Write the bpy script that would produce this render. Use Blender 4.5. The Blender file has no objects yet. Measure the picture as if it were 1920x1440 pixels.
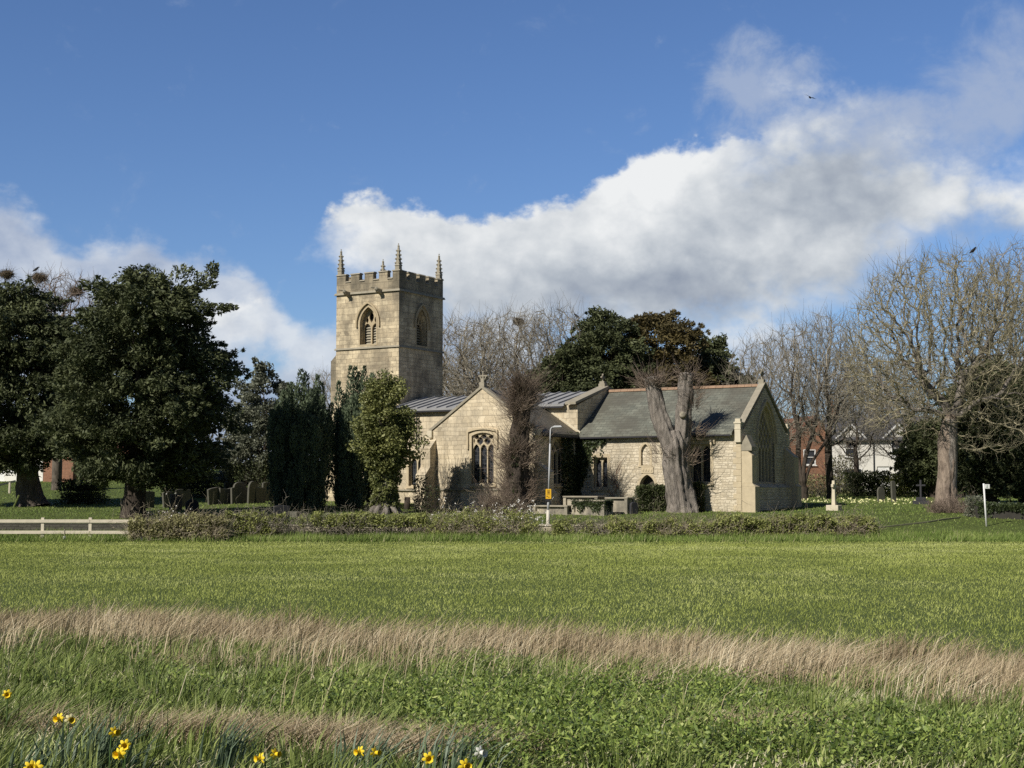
import bpy, bmesh, math, random
import numpy as np
from mathutils import Vector, Matrix, noise as mnoise

C = bpy.context.scene.collection
F = 2700.0
PITCH = math.atan(198 / F)
CAMZ = 2.4
R = math.radians

# ------------------------------------------------------------------ helpers
def tag(o, label=None, cat=None, group=None, kind=None):
    if label: o['label'] = label
    if cat: o['category'] = cat
    if group: o['group'] = group
    if kind: o['kind'] = kind
    return o

def thing(name, label, cat, loc=(0, 0, 0), rotz=0.0, group=None):
    o = bpy.data.objects.new(name, None)
    o.empty_display_size = 0.3
    C.objects.link(o)
    o.location = loc
    o.rotation_euler = (0, 0, rotz)
    return tag(o, label, cat, group)

def dup(root, loc, rotz, scale=1.0, label=None, group=None):
    r = root.copy(); C.objects.link(r)
    r.location = loc; r.rotation_euler = (0, 0, rotz); r.scale = (scale,) * 3 if not isinstance(scale, tuple) else scale
    if label: r['label'] = label
    if group: r['group'] = group
    for ch in list(root.children):
        c = ch.copy(); C.objects.link(c); c.parent = r
        for g in list(ch.children):
            d = g.copy(); C.objects.link(d); d.parent = c
    return r

def link(name, me, mat, parent=None):
    o = bpy.data.objects.new(name, me)
    if mat: me.materials.append(mat)
    C.objects.link(o)
    if parent: o.parent = parent
    return o

def np_mesh(name, V, faces, mat, parent=None, tint=None, smooth=False):
    """V (n,3); faces: list of int arrays (m,k)"""
    me = bpy.data.meshes.new(name)
    V = np.asarray(V, np.float32).reshape(-1, 3)
    if not isinstance(faces, (list, tuple)): faces = [faces]
    idx = np.concatenate([np.asarray(f, np.int32).ravel() for f in faces])
    tot = np.concatenate([np.full(len(f), f.shape[1], np.int32) for f in faces])
    start = np.concatenate([[0], np.cumsum(tot)[:-1]]).astype(np.int32)
    me.vertices.add(len(V)); me.vertices.foreach_set('co', V.ravel())
    me.loops.add(len(idx)); me.loops.foreach_set('vertex_index', idx)
    me.polygons.add(len(tot)); me.polygons.foreach_set('loop_start', start)
    me.polygons.foreach_set('loop_total', tot)
    if smooth: me.polygons.foreach_set('use_smooth', np.ones(len(tot), bool))
    if tint is not None:
        a = me.attributes.new('tint', 'FLOAT', 'POINT')
        a.data.foreach_set('value', np.asarray(tint, np.float32).ravel())
    me.update(calc_edges=True)
    me.validate()
    return link(name, me, mat, parent)

class B:
    """bmesh builder; build() links ONE mesh object with box-projected UVs in metres"""
    def __init__(s): s.bm = bmesh.new()
    def add(s, vs, fs):
        vv = [s.bm.verts.new(v) for v in vs]
        for f in fs:
            try: s.bm.faces.new([vv[i] for i in f])
            except ValueError: pass
        return s
    def box(s, x0, x1, y0, y1, z0, z1):
        return s.add([(x0,y0,z0),(x1,y0,z0),(x1,y1,z0),(x0,y1,z0),(x0,y0,z1),(x1,y0,z1),(x1,y1,z1),(x0,y1,z1)],
                     [(3,2,1,0),(4,5,6,7),(0,1,5,4),(1,2,6,5),(2,3,7,6),(3,0,4,7)])
    def hexa(s, b, t):
        return s.add(list(b) + list(t), [(3,2,1,0),(4,5,6,7),(0,1,5,4),(1,2,6,5),(2,3,7,6),(3,0,4,7)])
    def prism(s, poly, fn, d0, d1):
        n = len(poly)
        vs = [fn(u, z, d0) for u, z in poly] + [fn(u, z, d1) for u, z in poly]
        fs = [tuple(range(n)), tuple(range(2*n-1, n-1, -1))]
        fs += [(i, i+n, (i+1) % n + n, (i+1) % n) for i in range(n)]
        return s.add(vs, fs)
    def plate(s, outline, holes, fn, d0, d1):
        """plate with holes between depths d0 and d1"""
        bm = bmesh.new()
        es = []
        for loop in [outline] + list(holes):
            vs = [bm.verts.new((u, z, 0)) for u, z in loop]
            for i in range(len(vs)): es.append(bm.edges.new((vs[i], vs[(i+1) % len(vs)])))
        bmesh.ops.triangle_fill(bm, use_beauty=True, use_dissolve=False, edges=es)
        tris = [[v.index for v in f.verts] for f in (bm.verts.index_update() or bm.faces)]
        pts = [(v.co.x, v.co.y) for v in bm.verts]
        bedges = [[v.index for v in e.verts] for e in bm.edges if len(e.link_faces) == 1]
        bm.free()
        n = len(pts)
        vs = [fn(u, z, d0) for u, z in pts] + [fn(u, z, d1) for u, z in pts]
        fs = [tuple(t) for t in tris] + [tuple(i+n for i in reversed(t)) for t in tris]
        fs += [(a, b, b+n, a+n) for a, b in bedges]
        return s.add(vs, fs)
    def tube(s, path, rad, n=8, cap=True):
        path = [Vector(p) for p in path]
        if not hasattr(rad, '__len__'): rad = [rad] * len(path)
        rings = []
        for i, p in enumerate(path):
            d = (path[min(i+1, len(path)-1)] - path[max(i-1, 0)]).normalized()
            a = Vector((1, 0.1, 0)) if abs(d.x) < .9 else Vector((0, 1, .1))
            u = (a - d * a.dot(d)).normalized(); w = d.cross(u)
            rings.append([s.bm.verts.new(p + (u*math.cos(t) + w*math.sin(t)) * rad[i]) for t in [2*math.pi*k/n for k in range(n)]])
        for i in range(len(rings)-1):
            for k in range(n):
                s.bm.faces.new([rings[i][k], rings[i][(k+1) % n], rings[i+1][(k+1) % n], rings[i+1][k]])
        if cap:
            s.bm.faces.new(rings[0][::-1]); s.bm.faces.new(rings[-1])
        return s
    def ico(s, c, r, sub=2, sc=(1,1,1)):
        m = Matrix.Translation(c) @ Matrix.Diagonal((r*sc[0], r*sc[1], r*sc[2], 1))
        bmesh.ops.create_icosphere(s.bm, subdivisions=sub, radius=1, matrix=m)
        return s
    def build(s, name, mat, parent=None, bevel=0.0, smooth=False):
        bm = s.bm
        bmesh.ops.recalc_face_normals(bm, faces=bm.faces)
        if bevel > 0:
            es = [e for e in bm.edges if len(e.link_faces) == 2 and e.calc_face_angle(0) > .5]
            bmesh.ops.bevel(bm, geom=es, offset=bevel, segments=1, affect='EDGES')
        uv = bm.loops.layers.uv.new('UVMap')
        for f in bm.faces:
            n = f.normal; f.smooth = smooth
            for l in f.loops:
                c = l.vert.co
                if abs(n.z) > .78: l[uv].uv = (c.x, c.y * 1.2)
                elif abs(n.x) > abs(n.y): l[uv].uv = (c.y, c.z)
                else: l[uv].uv = (c.x, c.z)
        me = bpy.data.meshes.new(name)
        bm.to_mesh(me); bm.free()
        return link(name, me, mat, parent)

def sstep(a, b, x):
    t = np.clip((np.asarray(x, float) - a) / (b - a), 0, 1)
    return t * t * (3 - 2 * t)

def norm(v):
    return v / np.maximum(np.linalg.norm(v, axis=-1, keepdims=True), 1e-9)

# smooth value noise (numpy) for densities and terrain
_tab = np.random.default_rng(7).random((64, 64))
def vnoise(x, y, s=1.0):
    x = np.asarray(x) / s + 100.0; y = np.asarray(y) / s + 100.0
    xi = np.floor(x).astype(int); yi = np.floor(y).astype(int)
    fx = x - xi; fy = y - yi
    fx = fx*fx*(3-2*fx); fy = fy*fy*(3-2*fy)
    g = lambda a, b: _tab[a % 64, b % 64]
    return (g(xi, yi)*(1-fx)+g(xi+1, yi)*fx)*(1-fy) + (g(xi, yi+1)*(1-fx)+g(xi+1, yi+1)*fx)*fy

# ------------------------------------------------------------------ terrain
NS = np.array([-60, 5, 8, 11, 15, 18, 22, 26, 400])
NZ = np.array([1.0, .98, .9, .74, .44, .25, .06, 0, 0])
FY = np.array([-60, 64, 66, 70, 74, 78, 82, 88, 92, 100, 115, 140, 300, 4000])
FZ = np.array([0, 0, .1, .36, .85, 1.1, 1.2, 1.42, 1.58, 1.75, 2.2, 2.5, 2.6, 2.6])
def sline(x, y): return y + .42 * np.clip(x, -25, 25)
def gz(x, y):
    x = np.asarray(x, float); y = np.asarray(y, float)
    near = np.interp(sline(x, y), NS, NZ)
    near = near * (1 - sstep(30, 45, y))
    far = np.interp(y, FY, FZ)
    hill = 2.5 * np.exp(-((x + 20) / 9.0) ** 2) * sstep(94, 124, y) + .75 * sstep(-26, -34, x) * sstep(88, 112, y)
    return near + far + hill + .05 * (vnoise(x, y, 2.3) - .5) * (1 - sstep(24, 30, y))
def gz1(x, y): return float(gz(x, y))

def ray(px, py):
    x = (px - 960) / F; y = (720 - py) / F
    return np.array([x, math.cos(PITCH) - y*math.sin(PITCH), math.sin(PITCH) + y*math.cos(PITCH)])
def at(px, py, Y):
    r = ray(px, py); t = Y / r[1]
    return Vector((r[0]*t, Y, CAMZ + r[2]*t))
def on_ground(px, Y):
    x = at(px, 918, Y).x
    return Vector((x, Y, gz1(x, Y)))
def hit(px, py, lo=4.0, hi=160.0):
    """where the sight line of a pixel of the photograph meets the terrain"""
    r = ray(px, py)
    ys = np.linspace(lo, hi, 3000); t = ys / r[1]
    d = CAMZ + r[2]*t - gz(r[0]*t, ys)
    k = int(np.argmax(d < 0)) if (d < 0).any() else len(ys) - 1
    return Vector((r[0]*t[k], ys[k], gz1(r[0]*t[k], ys[k])))

# ------------------------------------------------------------------ materials
MATS = {}
class NT:
    def __init__(s, name):
        s.m = bpy.data.materials.new(name); s.m.use_nodes = True
        s.nt = s.m.node_tree; s.n = s.nt.nodes; s.l = s.nt.links
        s.bs = s.n['Principled BSDF']; s.out = s.n['Material Output']
        s.bs.inputs['Specular IOR Level'].default_value = .25
        s.bs.inputs['Roughness'].default_value = .9
        MATS[name] = s.m
    def new(s, t, **kw):
        n = s.n.new(t)
        for k, v in kw.items(): setattr(n, k, v)
        return n
    def put(s, sock, v):
        if isinstance(v, bpy.types.NodeSocket): s.l.new(v, sock)
        elif isinstance(v, (tuple, list)): sock.default_value = tuple(v) + ((1,) if len(v) == 3 and sock.type == 'RGBA' else ())
        else: sock.default_value = v
    def math(s, op, a, b=0.0, clamp=False):
        n = s.new('ShaderNodeMath', operation=op, use_clamp=clamp)
        s.put(n.inputs[0], a); s.put(n.inputs[1], b); return n.outputs[0]
    def noise(s, vec, scale, detail=4, rough=.6, dist=0.0):
        n = s.new('ShaderNodeTexNoise'); s.put(n.inputs['Vector'], vec)
        n.inputs['Scale'].default_value = scale; n.inputs['Detail'].default_value = detail
        n.inputs['Roughness'].default_value = rough; n.inputs['Distortion'].default_value = dist
        return n.outputs['Fac']
    def ramp(s, fac, pts):
        n = s.new('ShaderNodeValToRGB'); s.put(n.inputs[0], fac)
        e = n.color_ramp.elements
        while len(e) < len(pts): e.new(.5)
        for k, (p, c) in enumerate(pts):
            e[k].position = p; e[k].color = tuple(c) + (1,) if hasattr(c, '__len__') else (c, c, c, 1)
        return n.outputs[0]
    def mix(s, fac, a, b, blend='MIX'):
        n = s.new('ShaderNodeMix', data_type='RGBA', blend_type=blend)
        s.put(n.inputs[0], fac); s.put(n.inputs[6], a); s.put(n.inputs[7], b); return n.outputs[2]
    def coord(s, which='Object', scale=None):
        t = s.new('ShaderNodeTexCoord').outputs[which]
        if scale:
            mp = s.new('ShaderNodeMapping'); s.l.new(t, mp.inputs[0]); mp.inputs['Scale'].default_value = scale
            return mp.outputs[0]
        return t
    def bump(s, h, strength=.5, dist=.02):
        n = s.new('ShaderNodeBump'); n.inputs['Strength'].default_value = strength
        n.inputs['Distance'].default_value = dist; s.put(n.inputs['Height'], h)
        s.l.new(n.outputs[0], s.bs.inputs['Normal'])
    def col(s, c): s.put(s.bs.inputs['Base Color'], c)

def mat_plain(name, c, rough=.8, var=.25, scale=6.0, metal=0.0, bump=.0):
    t = NT(name); o = t.coord('Object')
    n = t.noise(o, scale, 5, .65)
    t.col(t.mix(n, tuple(x*(1-var) for x in c), tuple(min(1, x*(1+var)) for x in c)))
    t.bs.inputs['Roughness'].default_value = rough; t.bs.inputs['Metallic'].default_value = metal
    if bump: t.bump(n, bump, .02)
    return t.m

def mat_stone(name, base, alt, mortar, bw, bh, msize=.012, grey=(.16,.15,.125), greyamt=.5, rubble=0.0, squash=1.0):
    """coursed masonry from the brick texture over box-projected UVs, blotched and weathered"""
    t = NT(name); uv = t.coord('UV'); ob = t.coord('Object')
    vec = uv
    wob = t.new('ShaderNodeTexNoise'); wob.inputs['Scale'].default_value = 1.2 if not rubble else 3.0
    wob.inputs['Detail'].default_value = 3
    t.l.new(uv, wob.inputs['Vector'])
    sub = t.new('ShaderNodeVectorMath', operation='SUBTRACT'); t.l.new(wob.outputs['Color'], sub.inputs[0]); sub.inputs[1].default_value = (.5,.5,.5)
    sc = t.new('ShaderNodeVectorMath', operation='SCALE'); t.l.new(sub.outputs[0], sc.inputs[0]); sc.inputs['Scale'].default_value = .10 + rubble
    ad = t.new('ShaderNodeVectorMath', operation='ADD'); t.l.new(uv, ad.inputs[0]); t.l.new(sc.outputs[0], ad.inputs[1])
    # courses of unequal height and stones of unequal length
    sx = t.new('ShaderNodeSeparateXYZ'); t.l.new(ad.outputs[0], sx.inputs[0])
    cv = t.new('ShaderNodeCombineXYZ'); t.put(cv.inputs[1], t.math('MULTIPLY', sx.outputs[1], 1.0))
    nv = t.noise(cv.outputs[0], .55/bh*.3, 2, .5)
    cu = t.new('ShaderNodeCombineXYZ'); t.put(cu.inputs[0], t.math('MULTIPLY', sx.outputs[0], .7)); t.put(cu.inputs[1], t.math('FLOOR', t.math('DIVIDE', sx.outputs[1], bh*2)))
    nu = t.noise(cu.outputs[0], .9, 1, .5)
    cw = t.new('ShaderNodeCombineXYZ')
    t.put(cw.inputs[0], t.math('ADD', sx.outputs[0], t.math('MULTIPLY', nu, bw*2.2))); t.put(cw.inputs[1], t.math('ADD', sx.outputs[1], t.math('MULTIPLY', nv, bh*3.2)))
    br = t.new('ShaderNodeTexBrick', offset=.5, squash=.65, squash_frequency=3)
    t.l.new(cw.outputs[0], br.inputs['Vector'])
    for k, v in (('Scale', 1.0), ('Mortar Size', msize), ('Mortar Smooth', .3), ('Bias', 0.0), ('Brick Width', bw), ('Row Height', bh)):
        br.inputs[k].default_value = v
    br.inputs['Color1'].default_value = (0,0,0,1); br.inputs['Color2'].default_value = (1,1,1,1); br.inputs['Mortar'].default_value = (.5,.5,.5,1)
    # a second, coarser brick layer breaks up the regular courses
    stone = t.mix(t.ramp(br.outputs['Color'], [(0, 0), (1, 1)]), base, alt)
    n1 = t.noise(ob, .9, 6, .7)
    n2 = t.noise(ob, 6.0, 6, .75)
    n3 = t.noise(t.coord('Object', (.9, .9, .22)), 1.1, 5, .65)
    stone = t.mix(t.ramp(n2, [(.42, 0), (.75, .5)]), stone, tuple(c*.62 for c in base))
    stone = t.mix(t.math('MULTIPLY', t.ramp(n1, [(.45, 0), (.66, 1)]), greyamt), stone, grey)
    stone = t.mix(t.math('MULTIPLY', t.ramp(n3, [(.48, 0), (.62, 1)]), greyamt*.7), stone, tuple(g*.75 for g in grey))
    stone = t.mix(t.math('MULTIPLY', br.outputs['Fac'], .6), stone, mortar)
    t.col(stone)
    h = t.math('ADD', t.math('MULTIPLY', br.outputs['Fac'], -1.0), t.math('MULTIPLY', n2, .9))
    h = t.math('ADD', h, t.math('MULTIPLY', t.ramp(br.outputs['Color'], [(0,0),(1,1)]), .35))
    t.bump(h, .8, .03 + rubble*.2)
    t.bs.inputs['Roughness'].default_value = .95
    return t.m

def mat_leaf(name, dark, light, trans=.2, rough=.65, spec=.25, nscale=.6, clump=.35):
    t = NT(name)
    at_ = t.new('ShaderNodeAttribute', attribute_name='tint')
    n = t.noise(t.coord('Object'), nscale, 3, .6)
    f = t.math('ADD', t.math('MULTIPLY', at_.outputs['Fac'], 1 - clump), t.math('MULTIPLY', t.ramp(n, [(.3, 0), (.7, 1)]), clump))
    c = t.mix(f, dark, light)
    t.col(c); t.bs.inputs['Roughness'].default_value = rough; t.bs.inputs['Specular IOR Level'].default_value = spec
    if trans > 0:
        tr = t.new('ShaderNodeBsdfTranslucent'); t.l.new(c, tr.inputs['Color'])
        mx = t.new('ShaderNodeMixShader'); mx.inputs[0].default_value = trans
        t.l.new(t.bs.outputs[0], mx.inputs[1]); t.l.new(tr.outputs[0], mx.inputs[2]); t.l.new(mx.outputs[0], t.out.inputs[0])
    return t.m

def mat_ramp_tint(name, pts, trans=.25, rough=.7, spec=.2):
    t = NT(name)
    at_ = t.new('ShaderNodeAttribute', attribute_name='tint')
    c = t.ramp(at_.outputs['Fac'], pts)
    t.col(c); t.bs.inputs['Roughness'].default_value = rough; t.bs.inputs['Specular IOR Level'].default_value = spec
    if trans > 0:
        tr = t.new('ShaderNodeBsdfTranslucent'); t.l.new(c, tr.inputs['Color'])
        mx = t.new('ShaderNodeMixShader'); mx.inputs[0].default_value = trans
        t.l.new(t.bs.outputs[0], mx.inputs[1]); t.l.new(tr.outputs[0], mx.inputs[2]); t.l.new(mx.outputs[0], t.out.inputs[0])
    return t.m

def mat_bark(name, dark, light, stretch=.25, scale=7.0, bump=.9, dist=.06):
    t = NT(name); o = t.coord('Object', (1, 1, stretch))
    n = t.noise(o, scale, 6, .7, .6); n2 = t.noise(t.coord('Object'), 1.2, 3)
    f = t.math('ADD', t.math('MULTIPLY', n, .75), t.math('MULTIPLY', n2, .35))
    t.col(t.ramp(f, [(.35, dark), (.68, light)])); t.bump(n, bump, dist)
    return t.m

ashlar = mat_stone('ashlar_stone', (.82,.705,.51), (.62,.52,.36), (.42,.35,.25), .52, .27, .010, greyamt=.42)
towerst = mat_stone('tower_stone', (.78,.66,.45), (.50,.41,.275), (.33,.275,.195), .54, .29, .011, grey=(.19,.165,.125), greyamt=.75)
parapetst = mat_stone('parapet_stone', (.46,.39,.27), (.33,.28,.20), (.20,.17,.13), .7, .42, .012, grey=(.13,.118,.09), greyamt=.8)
rubble = mat_stone('rubble_stone', (.78,.69,.53), (.56,.48,.345), (.36,.305,.22), .34, .145, .014, greyamt=.28, rubble=.05)
dressed = mat_plain('dressed_stone', (.53,.445,.305), .95, .28, 3.0, bump=.3)
greystone = mat_plain('grey_weathered_stone', (.31,.28,.215), .95, .4, 3.0, bump=.35)
paleston = mat_plain('pale_stone', (.60,.54,.41), .95, .25, 4.0, bump=.3)

def mat_roof(name, c1, c2, mort, bw, bh, blotch, amt):
    t = NT(name); uv = t.coord('UV')
    br = t.new('ShaderNodeTexBrick', offset=.5)
    t.l.new(uv, br.inputs['Vector'])
    for k, v in (('Scale', 1.0), ('Mortar Size', .011), ('Mortar Smooth', .2), ('Bias', 0.0), ('Brick Width', bw), ('Row Height', bh)):
        br.inputs[k].default_value = v
    br.inputs['Color1'].default_value = tuple(c1)+(1,); br.inputs['Color2'].default_value = tuple(c2)+(1,); br.inputs['Mortar'].default_value = tuple(mort)+(1,)
    n = t.noise(t.coord('Object'), .5, 5, .65); n2 = t.noise(t.coord('Object'), 5.0, 5, .7)
    c = t.mix(t.math('MULTIPLY', t.ramp(n, [(.42, 0), (.62, 1)]), amt), br.outputs['Color'], blotch)
    c = t.mix(t.ramp(n2, [(.3, 0), (.75, .5)]), c, tuple(x*.55 for x in c1))
    t.col(c)
    # every course laps over the one below: a saw-tooth along the slope
    sp = t.new('ShaderNodeSeparateXYZ'); t.l.new(uv, sp.inputs[0])
    saw = t.math('FRACT', t.math('DIVIDE', sp.outputs[1], bh))
    t.bump(t.math('ADD', t.math('MULTIPLY', saw, -1.0), t.math('MULTIPLY', n2, .8)), .8, .03)
    t.bs.inputs['Roughness'].default_value = .75
    return t.m
slate = mat_roof('roof_slate', (.15,.158,.13), (.255,.262,.21), (.05,.05,.042), .46, .27, (.105,.095,.075), .75)
stoneslate = mat_roof('stone_slate', (.17,.15,.115), (.235,.21,.16), (.06,.055,.045), .4, .26, (.12,.11,.085), .6)
houseroof = mat_roof('house_roof_slate', (.09,.09,.10), (.13,.13,.14), (.04,.04,.045), .35, .25, (.07,.07,.08), .5)
housetile = mat_roof('house_roof_tile', (.22,.10,.06), (.30,.14,.08), (.08,.045,.03), .3, .28, (.15,.09,.06), .5)
lead = mat_plain('lead_sheet', (.29,.29,.29), .75, .3, 1.1)
ridge_m = mat_plain('ridge_clay', (.31,.205,.135), .9, .4, 5.0)
iron = mat_plain('dark_iron', (.03,.03,.035), .6, .2, 4)
oak = mat_plain('weathered_oak', (.075,.065,.05), .85, .3, 8)
louvre_m = mat_plain('louvre_slate', (.33,.30,.23), .9, .25, 6)

def mat_glass(name='leaded_glass'):
    t = NT(name); uv = t.coord('UV')
    br = t.new('ShaderNodeTexBrick', offset=.0)
    t.l.new(uv, br.inputs['Vector'])
    for k, v in (('Scale', 1.0), ('Mortar Size', .010), ('Mortar Smooth', .1), ('Bias', 0.0), ('Brick Width', .17), ('Row Height', .23)):
        br.inputs[k].default_value = v
    br.inputs['Color1'].default_value = (.012,.014,.018,1); br.inputs['Color2'].default_value = (.04,.045,.055,1); br.inputs['Mortar'].default_value = (.075,.08,.085,1)
    t.col(br.outputs['Color']); t.bs.inputs['Roughness'].default_value = .25; t.bs.inputs['Specular IOR Level'].default_value = .4
    t.bump(t.noise(t.coord('Object'), 5.0, 2), .12, .02)
    return t.m
glass_m = mat_glass()
tombst = mat_stone('tomb_stone', (.46,.41,.31), (.38,.34,.26), (.40,.36,.27), 3.0, 2.0, .002, greyamt=.75)

bark_grey = mat_bark('bark_grey', (.05,.043,.038), (.35,.31,.268), .22, 6.0, 1.0, .16)
bark_mid = mat_bark('bark_mid', (.035,.028,.023), (.17,.14,.115), .16, 6.0, 1.0, .1)
bark_pink = mat_bark('bark_pinkish', (.08,.06,.047), (.35,.28,.22), .35, 5.0, 1.0, .09)
bark_dark = mat_bark('bark_dark', (.022,.017,.014), (.10,.08,.062), .14, 8.0, 1.0, .08)
twig_tan = mat_bark('twig_tan', (.15,.135,.105), (.38,.34,.265), 1, 2.0, .2, .01)
twig_olive = mat_bark('twig_olive', (.16,.145,.095), (.40,.355,.235), 1, 2.0, .2, .01)
twig_red = mat_bark('twig_reddish', (.12,.092,.072), (.33,.258,.20), 1, 2.0, .2, .01)
limb_dark = mat_bark('limb_dark', (.04,.033,.027), (.17,.145,.115), .5, 4.0, .6, .03)

yew_leaf = mat_leaf('yew_foliage', (.019,.029,.014), (.165,.185,.082), .12, .6, .25, .5, .4)
yew_leaf_brown = mat_leaf('yew_foliage_bronze', (.03,.028,.012), (.19,.15,.06), .12, .6, .25, .5, .4)
irish_leaf = mat_leaf('irish_yew_foliage', (.032,.052,.033), (.21,.26,.155), .1, .6, .25, .8, .4)
holm_leaf = mat_leaf('holm_oak_foliage', (.045,.054,.036), (.30,.315,.225), .12, .55, .3, .6, .4)
ivy_leaf = mat_leaf('ivy_foliage', (.05,.07,.02), (.33,.335,.12), .18, .5, .35, .8, .3)
ivy_dark = mat_leaf('dark_ivy_foliage', (.016,.026,.010), (.075,.098,.034), .15, .5, .35, .8, .3)
hedge_leaf = mat_leaf('hedge_foliage', (.11,.135,.032), (.46,.48,.17), .22, .6, .2, 1.0, .3)
bush_leaf = mat_leaf('bush_foliage', (.02,.032,.012), (.13,.15,.06), .15, .55, .3, .9, .3)
blossom = mat_plain('white_blossom', (.75,.73,.68), .8, .1, 8)
# ------------------------------------------------------------------ church
ROT = R(-30.3)
CH = thing('parish_church', 'old cream stone church with a battlemented tower, lead nave roof and slate chancel roof', 'church', (12.723, 80.0, 0), ROT)
def chw(X, Y, Z=0.0):
    v = Matrix.Rotation(ROT, 3, 'Z') @ Vector((X, Y, 0)); return Vector((12.723+v.x, 80.0+v.y, Z))

def S(y0): return lambda u, z, d: (u, y0 - d, z)
def N_(y0): return lambda u, z, d: (u, y0 + d, z)
def E_(x0): return lambda u, z, d: (x0 + d, u, z)
def W_(x0): return lambda u, z, d: (x0 - d, u, z)

def arch_top(u0, u1, zs, za, n=8, kind='point'):
    """points from the right springing over the crown to the left springing"""
    a = (u1-u0)/2; h = za-zs; m = (u0+u1)/2
    if kind == 'flat': return [(u1, za), (u0, za)]
    if kind == 'seg':
        Rr = (a*a+h*h)/(2*h); cz = za-Rr; t0 = math.asin(a/Rr)
        return [(m + Rr*math.sin(t), cz + Rr*math.cos(t)) for t in [t0 - 2*t0*i/(2*n) for i in range(2*n+1)]]
    Rr = (a*a+h*h)/(2*a)
    right = []
    cx = u1 - Rr
    t1 = math.atan2(h, m - cx)
    for i in range(n+1):
        t = t1*i/n; right.append((cx + Rr*math.cos(t), zs + Rr*math.sin(t)))
    left = [(2*m-u, z) for u, z in right[:-1]][::-1]
    return right + left

def opening(u0, u1, z0, zs, za, kind='point', n=8):
    top = arch_top(u0, u1, zs, za, n, kind)
    return [(u0, z0), (u1, z0)] + top

def inset(u0, u1, z0, zs, za, g):  # a little larger/smaller opening
    return (u0+g, u1-g, z0+g, zs, za-g*1.4)

def oval(u, z, a, h, n=5):
    """pointed-oval (reticulation unit)"""
    pts = []
    for sgn in (1, -1):
        for i in range(n):
            t = i/n
            zz = -1 + 2*t if sgn == 1 else 1 - 2*t
            w = a * (1 - abs(zz)**1.7)
            pts.append((u + sgn*w, z + zz*h))
    return pts

def inside_arch(u, z, u0, u1, zs, za, g=0.06):
    if z <= zs: return u0+g < u < u1-g
    a = (u1-u0)/2; h = za-zs; m = (u0+u1)/2; Rr = (a*a+h*h)/(2*a)
    return (abs(u-m) + (Rr-a))**2 + (z-zs)**2 < (Rr-g)**2

def window(fn, u0, u1, z0, zs, za, lights=2, kind='point', headz=None, head_h=.3, ret=None, depth=.34, hood=True, sill=True, name='window', glassmat=None, mull=.10, drop=.0, surround=True, mat=None, lab=None):
    """surround + hood mould as the part; glass and tracery are its sub-parts"""
    m = mat or dressed
    b = B()
    if surround:
        o1 = opening(u0-.17, u1+.17, z0-.05, zs + (.11 if kind == 'seg' else 0), za+(.12 if kind == 'seg' else .2), kind); o2 = opening(u0, u1, z0+.0, zs, za, kind)
        b.plate(o1, [o2], fn, -.10, .018)
    if hood:
        t1 = arch_top(u0-.30, u1+.30, zs + (.32 if kind == 'seg' else 0), za+(.29 if kind == 'seg' else .36), 10, kind); t2 = arch_top(u0-.19, u1+.19, zs + (.22 if kind == 'seg' else 0), za+(.18 if kind == 'seg' else .24), 10, kind)
        if kind in ('flat', 'seg'):
            t1 = [(u1+.30, zs-drop)] + t1 + [(u0-.30, zs-drop)]
            t2 = [(u1+.19, zs-drop)] + t2 + [(u0-.19, zs-drop)]
        else:
            t1 = [(u1+.30, zs-.08)] + t1 + [(u0-.30, zs-.08)]; t2 = [(u1+.19, zs-.08)] + t2 + [(u0-.19, zs-.08)]
        b.plate(t1 + t2[::-1], [], fn, .0, .11)
    if sill:
        a_ = [fn(u0-.17, z0-.16, -.1), fn(u1+.17, z0-.16, -.1), fn(u1+.17, z0-.16, .12), fn(u0-.17, z0-.16, .12)]
        t_ = [fn(u0-.17, z0-.051, -.1), fn(u1+.17, z0-.051, -.1), fn(u1+.17, z0-.10, .12), fn(u0-.17, z0-.10, .12)]
        b.hexa(a_, t_)
    w = b.build(name, m, CH)
    if lab: w['label'] = lab
    # glass
    g = B(); g.prism(opening(u0-.05, u1+.05, z0-.05, zs, za+.05, kind), fn, -depth-.03, -depth)
    g.build('glass', glassmat or glass_m, w)
    # tracery plate
    hz = headz if headz is not None else zs
    holes = []
    lw = (u1-u0)/lights
    for i in range(lights):
        a, c = u0+lw*i+mull/2, u0+lw*(i+1)-mull/2
        holes.append(opening(a, c, z0+.06, hz-head_h, hz, 'point', 6))
    if ret:
        for (u, z, a, h) in ret:
            ov = oval(u, z, a, h)
            if kind == 'seg' and all(u0+.04 < p[0] < u1-.04 and p[1] < za-.03 for p in ov): holes.append(ov)
            elif kind == 'point' and all(inside_arch(p[0], p[1], u0, u1, zs, za) for p in ov): holes.append(ov)
    t = B(); t.plate(opening(u0-.04, u1+.04, z0-.04, zs, za+.04, kind), holes, fn, -depth+.02, -depth+.15)
    t.build('tracery', m, w)
    return w

def gable_coping(x0, x1, y0, ym, y1, ze, za, th=.16, lift=.0, axis='x', name='coping', mat=None):
    """coping stones up both slopes of a gable; axis 'x': gable in the Y-Z plane between X x0..x1"""
    b = B()
    for a, c in ((y0, ym), (y1, ym)):
        if axis == 'x':
            b.hexa([(x0, a, ze+lift), (x1, a, ze+lift), (x1, c, za+lift), (x0, c, za+lift)],
                   [(x0, a, ze+lift+th), (x1, a, ze+lift+th), (x1, c, za+lift+th), (x0, c, za+lift+th)])
        else:
            b.hexa([(a, x0, ze+lift), (a, x1, ze+lift), (c, x1, za+lift), (c, x0, za+lift)],
                   [(a, x0, ze+lift+th), (a, x1, ze+lift+th), (c, x1, za+lift+th), (c, x0, za+lift+th)])
    return b.build(name, mat or greystone, CH)

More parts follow.
